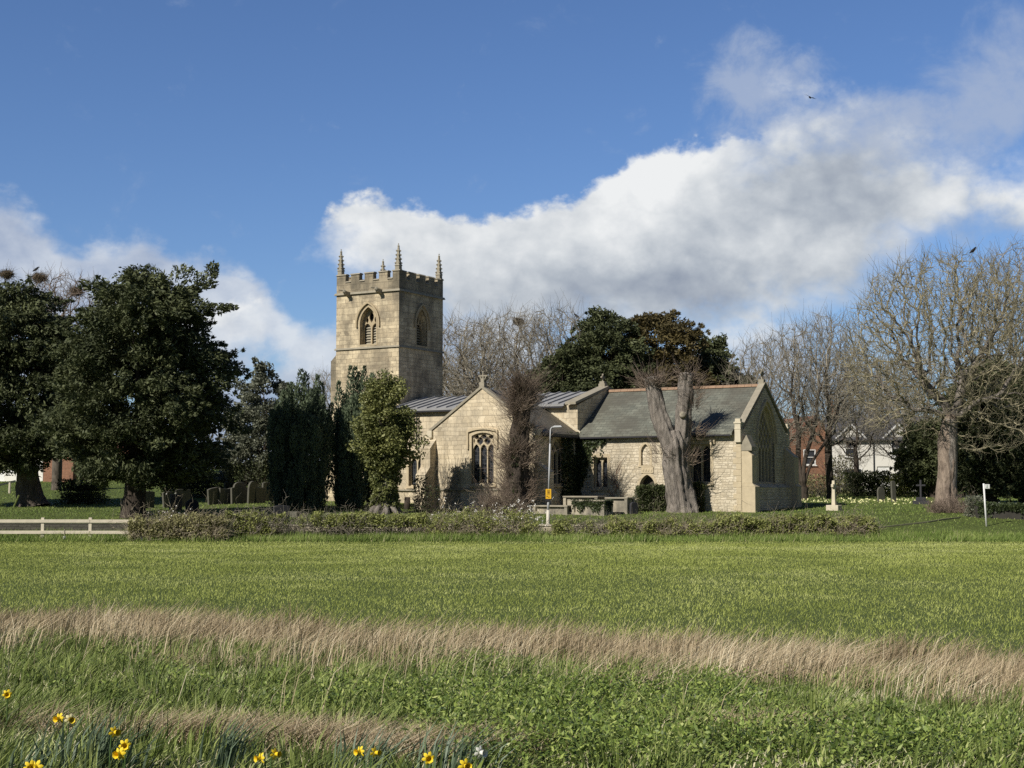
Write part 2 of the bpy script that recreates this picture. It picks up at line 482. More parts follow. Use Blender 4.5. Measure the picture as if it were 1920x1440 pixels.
def slope_roof(x0, x1, ye, ze, yr, zr, th, name, mat, axis='x', seams=0.0):
    """one roof slope from the eave (ye,ze) to the ridge (yr,zr)"""
    b = B()
    P = (lambda x, y, z: (x, y, z)) if axis == 'x' else (lambda x, y, z: (y, x, z))
    b.hexa([P(x0, ye, ze-th), P(x1, ye, ze-th), P(x1, yr, zr-th), P(x0, yr, zr-th)],
           [P(x0, ye, ze), P(x1, ye, ze), P(x1, yr, zr), P(x0, yr, zr)])
    if seams:
        x = x0 + seams*.5
        while x < x1:
            b.hexa([P(x-.05, ye, ze-.02), P(x+.05, ye, ze-.02), P(x+.05, yr, zr-.02), P(x-.05, yr, zr-.02)],
                   [P(x-.035, ye, ze+.085), P(x+.035, ye, ze+.085), P(x+.035, yr, zr+.085), P(x-.035, yr, zr+.085)])
            x += seams
    return b.build(name, mat, CH)

def battered(b, x0, x1, y0, y1, stages, side):
    """buttress: stages [(z0,z1,depth)], each with a sloping set-off; side 'S','E','W' is the projecting face"""
    for i, (za, zb, d) in enumerate(stages):
        nd = stages[i+1][2] if i+1 < len(stages) else 0.0
        so = min(.55, (d-nd)*.9 + .05)
        if side == 'S':
            b.hexa([(x0, y0-d, za), (x1, y0-d, za), (x1, y0, za), (x0, y0, za)], [(x0, y0-d, zb-so), (x1, y0-d, zb-so), (x1, y0, zb-so), (x0, y0, zb-so)])
            b.hexa([(x0, y0-d-.03, zb-so), (x1, y0-d-.03, zb-so), (x1, y0, zb-so), (x0, y0, zb-so)], [(x0, y0-nd, zb), (x1, y0-nd, zb), (x1, y0, zb), (x0, y0, zb)])
        else:
            s = 1 if side == 'E' else -1
            xb = x0
            q = lambda d_: xb + s*d_
            b.hexa([(xb, y0, za), (q(d), y0, za), (q(d), y1, za), (xb, y1, za)], [(xb, y0, zb-so), (q(d), y0, zb-so), (q(d), y1, zb-so), (xb, y1, zb-so)])
            b.hexa([(xb, y0, zb-so), (q(d+.03), y0, zb-so), (q(d+.03), y1, zb-so), (xb, y1, zb-so)], [(xb, y0, zb), (q(nd), y0, zb), (q(nd), y1, zb), (xb, y1, zb)])
    return b

def cross_finial(X, Y, z0, z1, kind, axis='x'):
    """stone gable cross; axis = direction of the arms"""
    b = B(); h = z1-z0
    b.box(X-.16, X+.16, Y-.16, Y+.16, z0-.15, z0+.12)
    b.tube([(X, Y, z0+.1), (X, Y, z1)], [.06, .042], 8)
    zc = z0+h*.68; a = h*.36
    d = Vector((1, 0, 0)) if axis == 'x' else Vector((0, 1, 0))
    c = Vector((X, Y, zc))
    b.tube([c-d*a, c+d*a], [.045, .045], 8)
    for e in (c-d*a, c+d*a, Vector((X, Y, z1))): b.ico(e, .07, 1)
    if kind == 'wheel':
        n = 14; r = a*.62
        pts = [c + d*r*math.cos(2*math.pi*i/n) + Vector((0, 0, r*math.sin(2*math.pi*i/n))) for i in range(n+1)]
        b.tube(pts, .035, 6, cap=False)
    if kind == 'ornate':
        b.box(X-.10, X+.10, Y-.10, Y+.10, z0+.12, z0+.34)
        for sg in (-1, 1):
            b.tube([c+d*sg*a*.25-Vector((0,0,.3)), c+d*sg*a*.75-Vector((0,0,.05)), c+d*sg*a*.95], [.05, .05, .03], 6)
    return b.build('gable_cross', greystone, CH)

W = 7.75; CY = W/2; ZB = .6
# ---- chancel
win_e = (2.62, 5.13+.0)    # south window of the chancel etc. use (u0,u1,z0,zs,za)
CS1 = (-9.18, -8.28, 2.50, 4.28, 4.28); CS2 = (-3.04, -1.83, 2.80, 4.95, 4.95)
DOOR = (-6.23, -5.25, .95, 2.55, 3.26); NICHE = (-6.12, -5.56, 3.80, 4.55, 5.02)
CEW = (2.62, 5.30, 2.80, 5.12, 7.28)
b = B()
b.plate([(-10.15, ZB), (-.75, ZB), (-.75, 5.62), (-10.15, 5.62)],
        [opening(*CS1, 'flat'), opening(*CS2, 'flat'), opening(*DOOR), opening(*NICHE)], S(0), -.75, 0)
b.plate([(0, ZB), (W, ZB), (W, 5.45), (CY, 8.32), (0, 5.45)], [opening(*CEW, n=12)], E_(0), -.75, 0)
b.box(-10.15, -.75, W-.75, W, ZB, 5.45)
b.build('chancel_wall', rubble, CH)
w1 = window(S(0), *CS1, hood=False, lights=2, kind='flat', headz=4.22, head_h=.34, mull=.09, lab='low two-light chancel window beside the chapel')
w2 = window(S(0), *CS2, lights=2, kind='flat', headz=4.87, head_h=.45, mull=.09, lab='tall two-light chancel window near the east end')
# five-light east window with reticulated tracery
ret = []
lw = (CEW[1]-CEW[0])/5
for r_ in range(6):
    nn = 4 - r_*1 + (0)
    k = 4 if r_ % 2 == 0 else 5
    for i in range(k):
        u = CEW[0] + (i+1)*lw if k == 4 else CEW[0] + (i+.5)*lw
        ret.append((u, 5.02 + r_*.34, lw*.36, .30))
window(E_(0), *CEW, lights=5, headz=4.86, head_h=.34, ret=ret, depth=.34, mull=.12, lab='five-light pointed east window in shade')
# quoins at the south-east corner
b = B()
for i in range(14):
    z0 = .9 + i*.325
    b.box(-(.48 if i % 2 else .30), -.003, -.02, .3, z0, z0+.31)
b.build('quoins', dressed, CH, bevel=.012)
for ya, yb in ((0.02, .72), (W-.72, W)):
    b = B(); battered(b, 0.003, 0, ya, yb, [(ZB, 2.75, .78), (2.75, 4.85, .62)], 'E')
    b.build('buttress', dressed, CH, bevel=.01)
b = B()
b.prism([(.003, 4.55), (.62, 4.55), (.62, 4.78), (.31, 5.44), (.003, 4.9)], lambda u, z, d: (u, d, z), -.01, .70)
b.build('buttress_cap', greystone, CH, bevel=.01)
b = B(); b.box(.003, .42, .73, W-.73, ZB, 2.52)
b.hexa([(.003, .73, 2.52), (.46, .73, 2.52), (.46, W-.73, 2.52), (.003, W-.73, 2.52)], [(.003, .73, 2.72), (.10, .73, 2.72), (.10, W-.73, 2.72), (.003, W-.73, 2.72)])
b.build('plinth', rubble, CH)
slope_roof(-10.1, -.42, -.34, 5.56, CY, 8.42, .14, 'roof_slope', slate)
slope_roof(-10.1, -.42, W+.34, 5.56, CY, 8.42, .14, 'roof_slope', slate)
b = B(); b.box(-10.0, -.5, -.36, -.24, 5.38, 5.47); b.build('eaves_gutter', iron, CH)
b = B(); x = -10.1
while x < -.6:
    b.prism([(-.17, 0), (.17, 0), (.11, .13), (0, .17), (-.11, .13)], lambda u, z, d: (d, CY+u, 8.37+z), x, x+.43); x += .445
b.build('ridge_tiles', ridge_m, CH)
gable_coping(-.34, .05, -.12, CY, W+.12, 5.62, 8.50, .15)
for ya, yb in ((-.16, .18), (W-.18, W+.16)):
    b = B(); b.box(-.32, .03, ya, yb, 5.02, 6.06); b.box(-.36, .07, ya-.04, yb+.04, 6.06, 6.16); b.box(-.30, .01, ya+.03, yb-.03, 6.16, 6.34)
    b.box(-.34, .05, ya-.02, yb+.02, 5.74, 5.81)
    b.build('kneeler', paleston, CH, bevel=.012)
cross_finial(-.18, CY, 8.66, 9.34, 'wheel', 'y')
# priest's door, plaque and blocked niche
b = B(); b.plate(opening(DOOR[0]-.16, DOOR[1]+.16, DOOR[2], DOOR[3], DOOR[4]+.18), [opening(*DOOR)], S(0), -.08, .02)
b.plate(opening(NICHE[0]-.13, NICHE[1]+.13, NICHE[2], NICHE[3], NICHE[4]+.15), [opening(*NICHE)], S(0), -.06, .02)
b.box(-6.30, -5.42, -.05, -.001, 3.70, 3.785)
b.build('door_surround', dressed, CH)
b = B(); b.prism(opening(DOOR[0]-.03, DOOR[1]+.03, DOOR[2], DOOR[3], DOOR[4]), S(0), -.52, -.46)
for i in range(5):
    u = DOOR[0] + .1 + i*.19; b.box(u, u+.17, .44, .459, 1.0, 2.5)
dr = b.build('door', oak, CH)
for hz_ in (1.4, 2.3):
    b = B(); b.box(DOOR[0]+.05, DOOR[1]-.2, .425, .439, hz_, hz_+.06); b.build('hinge', iron, dr)
b = B(); b.prism(opening(NICHE[0]-.03, NICHE[1]+.03, NICHE[2]-.03, NICHE[3], NICHE[4]+.03), S(0), -.3, -.14); b.build('blocked_niche', rubble, CH)
b = B(); b.box(-6.10, -5.34, -.05, -.002, 3.34, 3.69)
for i in range(4): b.ico((-5.97+i*.17, -.05, 3.52), .07, 1, (1, .5, 1.6))
b.build('carved_plaque', dressed, CH, bevel=.01)
b = B(); b.box(-1.78, -1.66, -.3, -.0, 5.05, 5.17); b.build('corbel', greystone, CH)

# ---- nave
NL1 = (-22.22, -20.62, 2.63, 4.5, 4.5); NU1 = (-23.3, -21.97, 5.85, 7.05, 7.05)
b = B()
b.plate([(-24, ZB), (-10.9, ZB), (-10.9, 7.42), (-24, 7.42)], [opening(*NL1, 'flat'), opening(*NU1, 'flat')], S(-.12), -.75, 0)
b.plate([(-.12, ZB), (W+.12, ZB), (W+.12, 7.38), (CY, 8.62), (-.12, 7.38)], [], E_(-10.18), -.72, 0)
b.box(-24, -10.9, W-.63, W+.12, ZB, 7.3)
b.build('nave_wall', ashlar, CH)
window(S(-.12), *NL1, lights=3, kind='flat', headz=4.44, head_h=.42, mull=.09, drop=.0, lab='low three-light nave window beside the chapel buttress')
window(S(-.12), *NU1, lights=2, kind='flat', headz=6.95, head_h=.35, mull=.11, lab='square-headed upper nave window next to the tower')
for za_, zb_, pr_ in ((4.78, 4.88, .22), (2.32, 2.42, .24)):
    b = B(); b.box(-23.95, -17.35, -pr_, -.121, za_, zb_); b.build('string_course', greystone, CH)
slope_roof(-23.95, -10.95, -.42, 7.47, CY, 8.46, .13, 'roof_slope', lead, seams=.72)
slope_roof(-23.95, -10.95, W+.42, 7.47, CY, 8.46, .13, 'roof_slope', lead, seams=.72)
b = B(); b.box(-23.9, -11.0, -.46, -.36, 7.24, 7.335); b.build('eaves_gutter', iron, CH)
gable_coping(-10.82, -10.10, -.5, CY, W+.5, 7.42, 8.62, .15)
b = B(); b.box(-10.72, -10.28, CY-.2, CY+.2, 8.66, 8.92); b.build('finial_base', greystone, CH, bevel=.02)
cross_finial(-10.5, CY, 8.94, 9.48, 'wheel', 'y')

# ---- south chapel
KX0, KX1, KY = -17.32, -10.30, -5.0; KM = (KX0+KX1)/2
KW = (-14.50, -13.02, 2.72, 5.48, 5.66); KE = (-3.12, -1.46, 2.70, 4.6, 5.32)
b = B()
b.plate([(KX0, ZB), (KX1, ZB), (KX1, 5.75), (KM, 8.24), (KX0, 5.75)], [opening(*KW, 'seg')], S(KY), -.72, 0)
b.plate([(KY+.72, ZB), (-.12, ZB), (-.12, 5.75), (KY+.72, 5.75)], [opening(*KE)], E_(KX1), -.7, 0)
b.box(KX0, KX0+.7, KY+.72, -.12, ZB, 5.75)
b.build('chapel_wall', ashlar, CH)
lw = (KW[1]-KW[0])/3
ret = [(KW[0]+lw, 5.19, lw*.46, .25), (KW[0]+2*lw, 5.19, lw*.46, .25), (KW[0]+1.5*lw, 5.45, lw*.42, .17), (KW[0]+.5*lw, 5.42, lw*.36, .15), (KW[1]-.5*lw, 5.42, lw*.36, .15), (KW[0]+.2*lw, 5.2, lw*.10, .16), (KW[1]-.2*lw, 5.2, lw*.10, .16)]
window(S(KY), *KW, lights=3, kind='seg', headz=5.0, head_h=.34, ret=ret, depth=.27, mull=.065, drop=.75, lab='three-light chapel window under a shallow arch')
lw = (KE[1]-KE[0])/3
window(E_(KX1), *KE, lights=3, headz=4.6, head_h=.35, ret=[(KE[0]+lw, 4.75, lw*.36, .22), (KE[0]+2*lw, 4.75, lw*.36, .22), (KE[0]+1.5*lw, 5.0, lw*.3, .2)], depth=.34, mull=.09, lab='shaded three-light window in the chapel east wall')
b = B(); b.box(KX0+.72, KX1-.01, KY-.09, KY-.001, 2.36, 2.46); b.build('string_course', greystone, CH)
b = B(); b.box(KX1+.001, KX1+.09, KY+.75, -.15, 2.34, 2.44); b.build('string_course', greystone, CH)
b = B(); b.box(KX0+.72, KX1-.01, KY-.06, KY-.001, ZB, 1.55); b.build('plinth', rubble, CH)
b = B()
battered(b, KX0-.30, KX0+.36, KY, 0, [(ZB, 3.72, 1.12), (3.72, 5.32, .62)], 'S')
b.build('buttress', ashlar, CH)
b = B()
battered(b, KX1+.003, 0, KY+.02, KY+.70, [(ZB, 2.42, 1.0), (2.42, 3.95, .80)], 'E')
b.build('buttress', ashlar, CH)
slope_roof(KY+.28, 3.2, KX1+.34, 5.60, KM, 8.20, .14, 'roof_slope', stoneslate, axis='y')
slope_roof(KY+.28, 3.2, KX0-.34, 5.60, KM, 8.20, .14, 'roof_slope', stoneslate, axis='y')
b = B(); b.hexa([(KX1+.30, -.14, 5.72), (KX1+.30, -.125, 5.72), (KM+1.4, -.125, 7.28), (KM+1.4, -.14, 7.28)],
                [(KX1+.30, -.14, 5.83), (KX1+.30, -.125, 5.83), (KM+1.4, -.125, 7.38), (KM+1.4, -.14, 7.38)])
b.build('flashing', paleston, CH)
gable_coping(KY-.08, KY+.34, KX0-.12, KM, KX1+.12, 5.72, 8.22, .17, axis='y')
for xa in (KX0-.22, KX1-.14):
    b = B(); b.box(xa, xa+.36, KY-.14, KY+.4, 5.42, 5.84); b.build('kneeler', paleston, CH, bevel=.02)
cross_finial(KM, KY+.12, 8.44, 9.16, 'ornate', 'x')
b = B(); b.box(KX1+.20, KX1+.36, KY+.35, -.15, 5.40, 5.47); b.build('eaves_gutter', iron, CH)
b = B(); b.tube([(-21.5, -.3, 7.3), (-21.5, -.3, 4.95)], .05, 8); b.build('downpipe', iron, CH)

# ---- west tower
TX0, TX1, TY0, TY1 = -29.08, -24.0, 1.26, 6.50; TM = (TX0+TX1)/2; TYM = (TY0+TY1)/2
BS = (-27.12, -25.80, 11.95, 13.35, 14.42); BE = (3.30, 4.56, 11.95, 13.35, 14.42)
b = B()
b.plate([(TX0, ZB), (TX1, ZB), (TX1, 15.4), (TX0, 15.4)], [opening(*BS)], S(TY0), -.8, 0)
b.plate([(TY0+.8, ZB), (TY1, ZB), (TY1, 15.4), (TY0+.8, 15.4)], [opening(*BE)], E_(TX1), -.8, 0)
b.box(TX0, TX1-.8, TY1-.8, TY1, ZB, 15.4); b.box(TX0, TX0+.8, TY0+.8, TY1-.8, ZB, 15.4)
b.box(TX0+.8, TX1-.8, TY0+.8, TY1-.8, 15.0, 15.2)
b.build('tower_wall', towerst, CH)
belf = mat_plain('belfry_stone', (.44,.36,.235), .95, .3, 3.0, bump=.3)
def belfry(fn, o):
    u0, u1, z0, zs, za = o
    b = B()
    b.plate(opening(u0-.10, u1+.10, z0-.08, zs, za+.11), [opening(*o)], fn, -.1, .012)
    t1 = arch_top(u0-.31, u1+.31, zs, za+.36, 10); t2 = arch_top(u0-.20, u1+.20, zs, za+.23, 10)
    b.plate([(u1+.31, zs-.25)] + t1 + [(u0-.31, zs-.25)] + [(u0-.20, zs-.25)] + t2[::-1] + [(u1+.20, zs-.25)], [], fn, 0, .13)
    w = b.build('belfry_opening', belf, CH)
    m = (u0+u1)/2
    holes = [opening(u0+.03, m-.05, z0+.04, zs-.36, zs+.04, n=6), opening(m+.05, u1-.03, z0+.04, zs-.36, zs+.04, n=6)]
    ov = oval(m, zs+.46, .19, .40)
    holes.append(ov); holes.append(oval(m-.35, zs+.26, .11, .24)); holes.append(oval(m+.35, zs+.26, .11, .24))
    t = B(); t.plate(opening(u0-.04, u1+.04, z0-.04, zs, za+.04), holes, fn, -.50, -.38); t.build('tracery', belf, w)
    l = B()
    z = z0+.06
    while z < zs-.1:
        A_ = [fn(u0+.02, z, -.52), fn(u1-.02, z, -.52), fn(u1-.02, z+.12, -.66), fn(u0+.02, z+.12, -.66)]
        T_ = [fn(u0+.02, z+.045, -.52), fn(u1-.02, z+.045, -.52), fn(u1-.02, z+.165, -.66), fn(u0+.02, z+.165, -.66)]
        l.hexa(A_, T_); z += .175
    l.build('louvres', louvre_m, w)
    d = B(); d.prism(opening(u0-.02, u1+.02, z0-.02, zs, za), fn, -.72, -.68); d.build('dark_backing', iron, w)
belfry(S(TY0), BS); belfry(E_(TX1), BE)
for z0, z1, p in ((11.66, 11.78, .10), (15.34, 15.48, .13), (6.2, 6.32, .1)):
    b = B()
    b.hexa([(TX0-p, TY0-p, z0), (TX1+p, TY0-p, z0), (TX1+p, TY1+p, z0), (TX0-p, TY1+p, z0)],
           [(TX0-p*.6, TY0-p*.6, z1), (TX1+p*.6, TY0-p*.6, z1), (TX1+p*.6, TY1+p*.6, z1), (TX0-p*.6, TY1+p*.6, z1)])
    b.build('string_course', greystone, CH)
# battlements
def battlement(u0, u1, mer, zc, zm):
    pts = [(u0, 15.42), (u1, 15.42), (u1, zm)]
    for a, c in mer[::-1]:
        if pts[-1][0] > c+.01: pts += [(c, zc), (c, zm)]
        if a > u0+.01: pts += [(a, zm), (a, zc)]
        else: pts += [(u0, zm)]
    out = []
    for q in pts:
        if not out or (abs(q[0]-out[-1][0]) + abs(q[1]-out[-1][1])) > .001: out.append(q)
    return out
zc, zm = 16.17, 16.66
merS = [(TX0, -28.34), (-27.90, -27.22), (-26.78, -26.08), (-25.62, -24.94), (-24.52, TX1)]
merE = [(TY0+.35, 2.12), (2.52, 3.24), (3.64, 4.36), (4.76, 5.46), (5.82, TY1-.35)]
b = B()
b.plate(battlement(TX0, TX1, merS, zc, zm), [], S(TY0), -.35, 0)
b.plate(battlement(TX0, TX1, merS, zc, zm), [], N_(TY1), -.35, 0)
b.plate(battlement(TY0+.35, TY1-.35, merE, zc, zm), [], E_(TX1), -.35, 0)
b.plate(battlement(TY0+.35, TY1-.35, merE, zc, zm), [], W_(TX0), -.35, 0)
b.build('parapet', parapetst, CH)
b = B()
def cope(fn, u0, u1, mer):
    for a, c in mer:
        b.hexa([fn(a-.05, zm+.004, -.41), fn(c+.05, zm+.004, -.41), fn(c+.05, zm+.004, .06), fn(a-.05, zm+.004, .06)],
               [fn(a-.05, zm+.10, -.30), fn(c+.05, zm+.10, -.30), fn(c+.05, zm+.10, -.05), fn(a-.05, zm+.10, -.05)])
    for (a, c), (a2, c2) in zip(mer[:-1], mer[1:]):
        b.hexa([fn(c+.002, zc+.004, -.41), fn(a2-.002, zc+.004, -.41), fn(a2-.002, zc+.004, .06), fn(c+.002, zc+.004, .06)],
               [fn(c+.002, zc+.10, -.30), fn(a2-.002, zc+.10, -.30), fn(a2-.002, zc+.10, -.05), fn(c+.002, zc+.10, -.05)])
inner = lambda m_: [(a+.02 if i == 0 else a, c-.02 if i == len(m_)-1 else c) for i, (a, c) in enumerate(m_)]
cope(S(TY0), TX0, TX1, merS); cope(N_(TY1), TX0, TX1, merS)
mi = [(TY0+.45, 2.12)] + merE[1:-1] + [(5.82, TY1-.45)]
cope(E_(TX1), 0, 0, mi); cope(W_(TX0), 0, 0, mi)
b.build('coping', greystone, CH)
for (x, y) in ((TX0+.2, TY0+.2), (TX1-.2, TY0+.2), (TX1-.2, TY1-.2), (TX0+.2, TY1-.2)):
    b = B()
    sq = lambda r, z: [(x-r, y-r, z), (x+r, y-r, z), (x+r, y+r, z), (x-r, y+r, z)]
    b.hexa(sq(.17, 16.50), sq(.16, 17.02)); b.hexa(sq(.20, 17.02), sq(.15, 17.12))
    b.hexa(sq(.135, 17.12), sq(.045, 18.28)); b.ico((x, y, 18.32), .085, 1); b.ico((x, y, 18.46), .05, 1)
    for k in range(4):
        z = 17.2 + k*.27; r = .135 - .09*(z-17.12)/1.16
        for sx, sy in ((-1, -1), (1, -1), (1, 1), (-1, 1)): b.ico((x+sx*(r+.02), y+sy*(r+.02), z), .065, 1)
    b.build('pinnacle', greystone, CH)
for gx in (-28.02, -25.42):
    b = B()
    b.hexa([(gx-.13, TY0, 15.16), (gx+.13, TY0, 15.16), (gx+.10, TY0-.55, 15.34), (gx-.10, TY0-.55, 15.34)][::1],
           [(gx-.13, TY0, 15.5), (gx+.13, TY0, 15.5), (gx+.10, TY0-.55, 15.52), (gx-.10, TY0-.55, 15.52)])
    b.ico((gx, TY0-.55, 15.50), .15, 1); b.tube([(gx, TY0-.5, 15.55), (gx-.25, TY0-.85, 15.58)], [.05, .03], 6)
    b.build('gargoyle', greystone, CH)
b = B()
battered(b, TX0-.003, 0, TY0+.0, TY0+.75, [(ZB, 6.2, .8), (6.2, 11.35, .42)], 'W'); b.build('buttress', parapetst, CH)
b = B(); battered(b, TX0+.02, TX0+.7, TY0-.003, 0, [(ZB, 6.2, .9), (6.2, 8.2, .45)], 'S'); b.build('buttress', towerst, CH)
# ------------------------------------------------------------------ vegetation builders
def leaf_quads(rng, P, D, Nn, L, Wd):
    """diamond leaves: base points P, directions D, rough normals Nn, lengths L, widths Wd"""
    n = len(P)
    Sd = norm(np.cross(D, Nn) + 1e-6)
    L = np.broadcast_to(L, (n,))[:, None]; Wd = np.broadcast_to(Wd, (n,))[:, None]
    V = np.stack([P, P + D*L*.45 + Sd*Wd*.5, P + D*L, P + D*L*.45 - Sd*Wd*.5], 1)
    Fc = np.arange(4*n).reshape(n, 4)
    return V.reshape(-1, 3), Fc

def rand_unit(rng, n): return norm(rng.normal(size=(n, 3)))

def clump_leaves(rng, centers, radii, nper, L, Wd, out=None, droop=-.15, flat=.5, jitter=.6, tintjit=.42):
    k = len(centers); n = k*nper
    ci = np.repeat(np.arange(k), nper)
    d = rand_unit(rng, n); rr = rng.random(n)**.4
    off = d * rr[:, None] * radii[ci]
    P = centers[ci] + off
    o = norm(off) if out is None else norm(off*.6/np.maximum(radii[ci].max(1), .1)[:, None] + out[ci])
    D = norm(o + rng.normal(size=(n, 3))*jitter + np.array([0, 0, droop]))
    Nn = norm(rng.normal(size=(n, 3))*.6 + np.array([0, 0, flat]) + d*.4)
    l = L*(.6+.8*rng.random(n)); w = Wd*(.6+.8*rng.random(n))
    V, Fc = leaf_quads(rng, P - D*l[:, None]*.5, D, Nn, l, w)
    ct = rng.random(k)**1.3
    t = np.clip(ct[ci]*(1-tintjit) + rng.random(n)*tintjit, 0, 1)
    return V, Fc, np.repeat(t, 4)

def tubes_vec(P, Rd, sides=3):
    """P (n,k,3) polylines, Rd (n,k) radii -> verts, quads"""
    n, k, _ = P.shape
    T = np.empty_like(P); T[:, 1:-1] = P[:, 2:] - P[:, :-2] if k > 2 else 0
    T[:, 0] = P[:, 1] - P[:, 0]; T[:, -1] = P[:, -1] - P[:, -2]
    T = norm(T)
    ref = np.where(np.abs(T[:, :1, 0:1]) < .8, np.array([1., .07, .03]), np.array([.05, 1., .06]))
    ref = np.broadcast_to(ref, T.shape)
    U = norm(ref - T*(ref*T).sum(-1, keepdims=True)); Wv = np.cross(T, U)
    a = 2*np.pi*np.arange(sides)/sides
    V = P[:, :, None] + Rd[:, :, None, None]*(U[:, :, None]*np.cos(a)[:, None] + Wv[:, :, None]*np.sin(a)[:, None])
    base = (np.arange(n)*k*sides)[:, None, None]; ring = (np.arange(k-1)*sides)[None, :, None]; s_ = np.arange(sides)[None, None]
    a0 = base+ring+s_; a1 = base+ring+(s_+1) % sides
    Q = np.stack([a0, a1, a1+sides, a0+sides], -1).reshape(-1, 4)
    return V.reshape(-1, 3), Q

class Acc:
    def __init__(s): s.V = []; s.Fs = {}; s.T = []; s.n = 0
    def add(s, V, Fc, t=None):
        V = np.asarray(V).reshape(-1, 3)
        s.V.append(V); s.Fs.setdefault(Fc.shape[1], []).append(np.asarray(Fc)+s.n); s.n += len(V)
        s.T.append(np.full(len(V), .5) if t is None else t)
    def build(s, name, mat, parent=None, smooth=False):
        return np_mesh(name, np.concatenate(s.V), [np.concatenate(f) for f in s.Fs.values()], mat, parent, np.concatenate(s.T), smooth)

def twig_curves(rng, P0, D0, L, r0, up=.3, wob=.25, k=4):
    """curved twigs: start, direction, length"""
    n = len(P0); t = np.linspace(0, 1, k)
    bend = rng.normal(size=(n, 3))*wob + np.array([0, 0, up])
    b2 = rng.normal(size=(n, 3))*wob*.7
    L = np.broadcast_to(L, (n,))[:, None, None]
    P = P0[:, None] + (D0[:, None]*t[None, :, None] + bend[:, None]*(t**2)[None, :, None] + b2[:, None]*np.sin(t*5)[None, :, None]*.35)*L
    Rd = np.broadcast_to(r0, (n,))[:, None]*(1 - .72*t)[None]
    return P, Rd

def gnarl(path, radii, seed, n=30, k=44, ridge=.13, lob=5, flare=.0, rough=.08):
    """thick gnarled trunk: displaced tube along a smoothed path"""
    path = np.asarray(path, float); m = len(path)
    s = np.linspace(0, m-1, k)
    P = np.stack([np.interp(s, np.arange(m), path[:, j]) for j in range(3)], 1)
    ker = np.array([.25, .5, .25])
    for _ in range(3):
        Q = P.copy()
        for j in range(3): Q[1:-1, j] = np.convolve(P[:, j], ker, 'valid')
        P = Q
    rad = np.interp(s, np.arange(m), radii)
    rg = np.random.default_rng(seed); ph = rg.random(6)*6.28
    T = np.gradient(P, axis=0); T = norm(T)
    ref = np.array([1., .1, 0]); U = norm(ref - T*(T@ref)[:, None]); Wv = np.cross(T, U)
    a = 2*np.pi*np.arange(n)/n
    z = P[:, 2][:, None]
    dis = ridge*(np.abs(np.sin(a[None]*lob/2 + ph[0] + z*.35)) - .5) + ridge*.6*np.sin(a[None]*(lob+4) + ph[1] - z*.5)
    nz = np.array([[mnoise.noise(Vector((math.cos(t)*1.6 + seed, math.sin(t)*1.6, zz*1.1))) for t in a] for zz in P[:, 2]])
    nz2 = np.array([[mnoise.noise(Vector((math.cos(t)*5 + seed, math.sin(t)*5, zz*3.1))) for t in a] for zz in P[:, 2]])
    dis = dis + rough*2.2*nz + rough*nz2
    rr = rad[:, None]*(1 + dis)
    if flare:
        f = np.exp(-(P[:, 2]-P[0, 2])/.55)[:, None]
        rr = rr*(1 + flare*f*(.6+.8*np.abs(np.sin(a[None]*lob/2 + ph[2]))))
    V = P[:, None] + rr[..., None]*(U[:, None]*np.cos(a)[None, :, None] + Wv[:, None]*np.sin(a)[None, :, None])
    i = np.arange(k-1)[:, None]*n; j = np.arange(n)[None]
    Q = np.stack([i+j, i+(j+1) % n, i+(j+1) % n+n, i+j+n], -1).reshape(-1, 4)
    Vv = V.reshape(-1, 3)
    top = np.array([P[-1] + T[-1]*rad[-1]*.25])
    Vv = np.concatenate([Vv, top]); ti = len(Vv)-1
    tris = np.stack([(k-1)*n + np.arange(n), (k-1)*n + (np.arange(n)+1) % n, np.full(n, ti)], 1)
    return Vv, Q, tris

def colonize(rng, A, start, step=.35, infl=4.0, kill=.75, maxn=5200, wander=.22, trop=(0, 0, .05), iters=220):
    """space colonization from an initial chain 'start' ((pos,parent) list)"""
    P = np.zeros((maxn+600, 3)); par = np.full(maxn+600, -1); n = len(start)
    for i, (p, q) in enumerate(start): P[i] = p; par[i] = q
    kids = np.zeros(maxn+600, int)
    alive = np.ones(len(A), bool)
    near = np.zeros(len(A), int); nd = np.full(len(A), 1e9)
    def upd(a, b):
        nonlocal near, nd
        if b <= a: return
        for c in range(a, b, 400):
            e = min(b, c+400)
            D = np.linalg.norm(A[:, None]-P[None, c:e], axis=2)
            j = D.argmin(1); d = D[np.arange(len(A)), j]
            m = d < nd; nd[m] = d[m]; near[m] = j[m]+c
    upd(0, n)
    trop = np.array(trop)
    for it in range(iters):
        act = alive & (nd < infl)
        if not act.any(): break
        idx = near[act]; vec = norm(A[act]-P[idx])
        acc = np.zeros((n, 3)); np.add.at(acc, idx, vec)
        g = np.unique(idx); g = g[kids[g] < 4]
        if not len(g): break
        d = norm(norm(acc[g]) + rng.normal(size=(len(g), 3))*wander + trop)
        m = min(len(g), maxn-n)
        if m <= 0: break
        P[n:n+m] = P[g[:m]] + d[:m]*step; par[n:n+m] = g[:m]; kids[g[:m]] += 1
        upd(n, n+m); n += m
        alive &= nd > kill
    return P[:n], par[:n]

def radii_of(par, tip, root):
    n = len(par); cnt = np.zeros(n); ch = np.bincount(par[par >= 0], minlength=n)
    cnt[ch == 0] = 1
    for i in range(n-1, 0, -1): cnt[par[i]] += cnt[i]
    e = math.log(max(cnt[0], 2))/math.log(root/tip)
    return tip*cnt**(1/e), ch

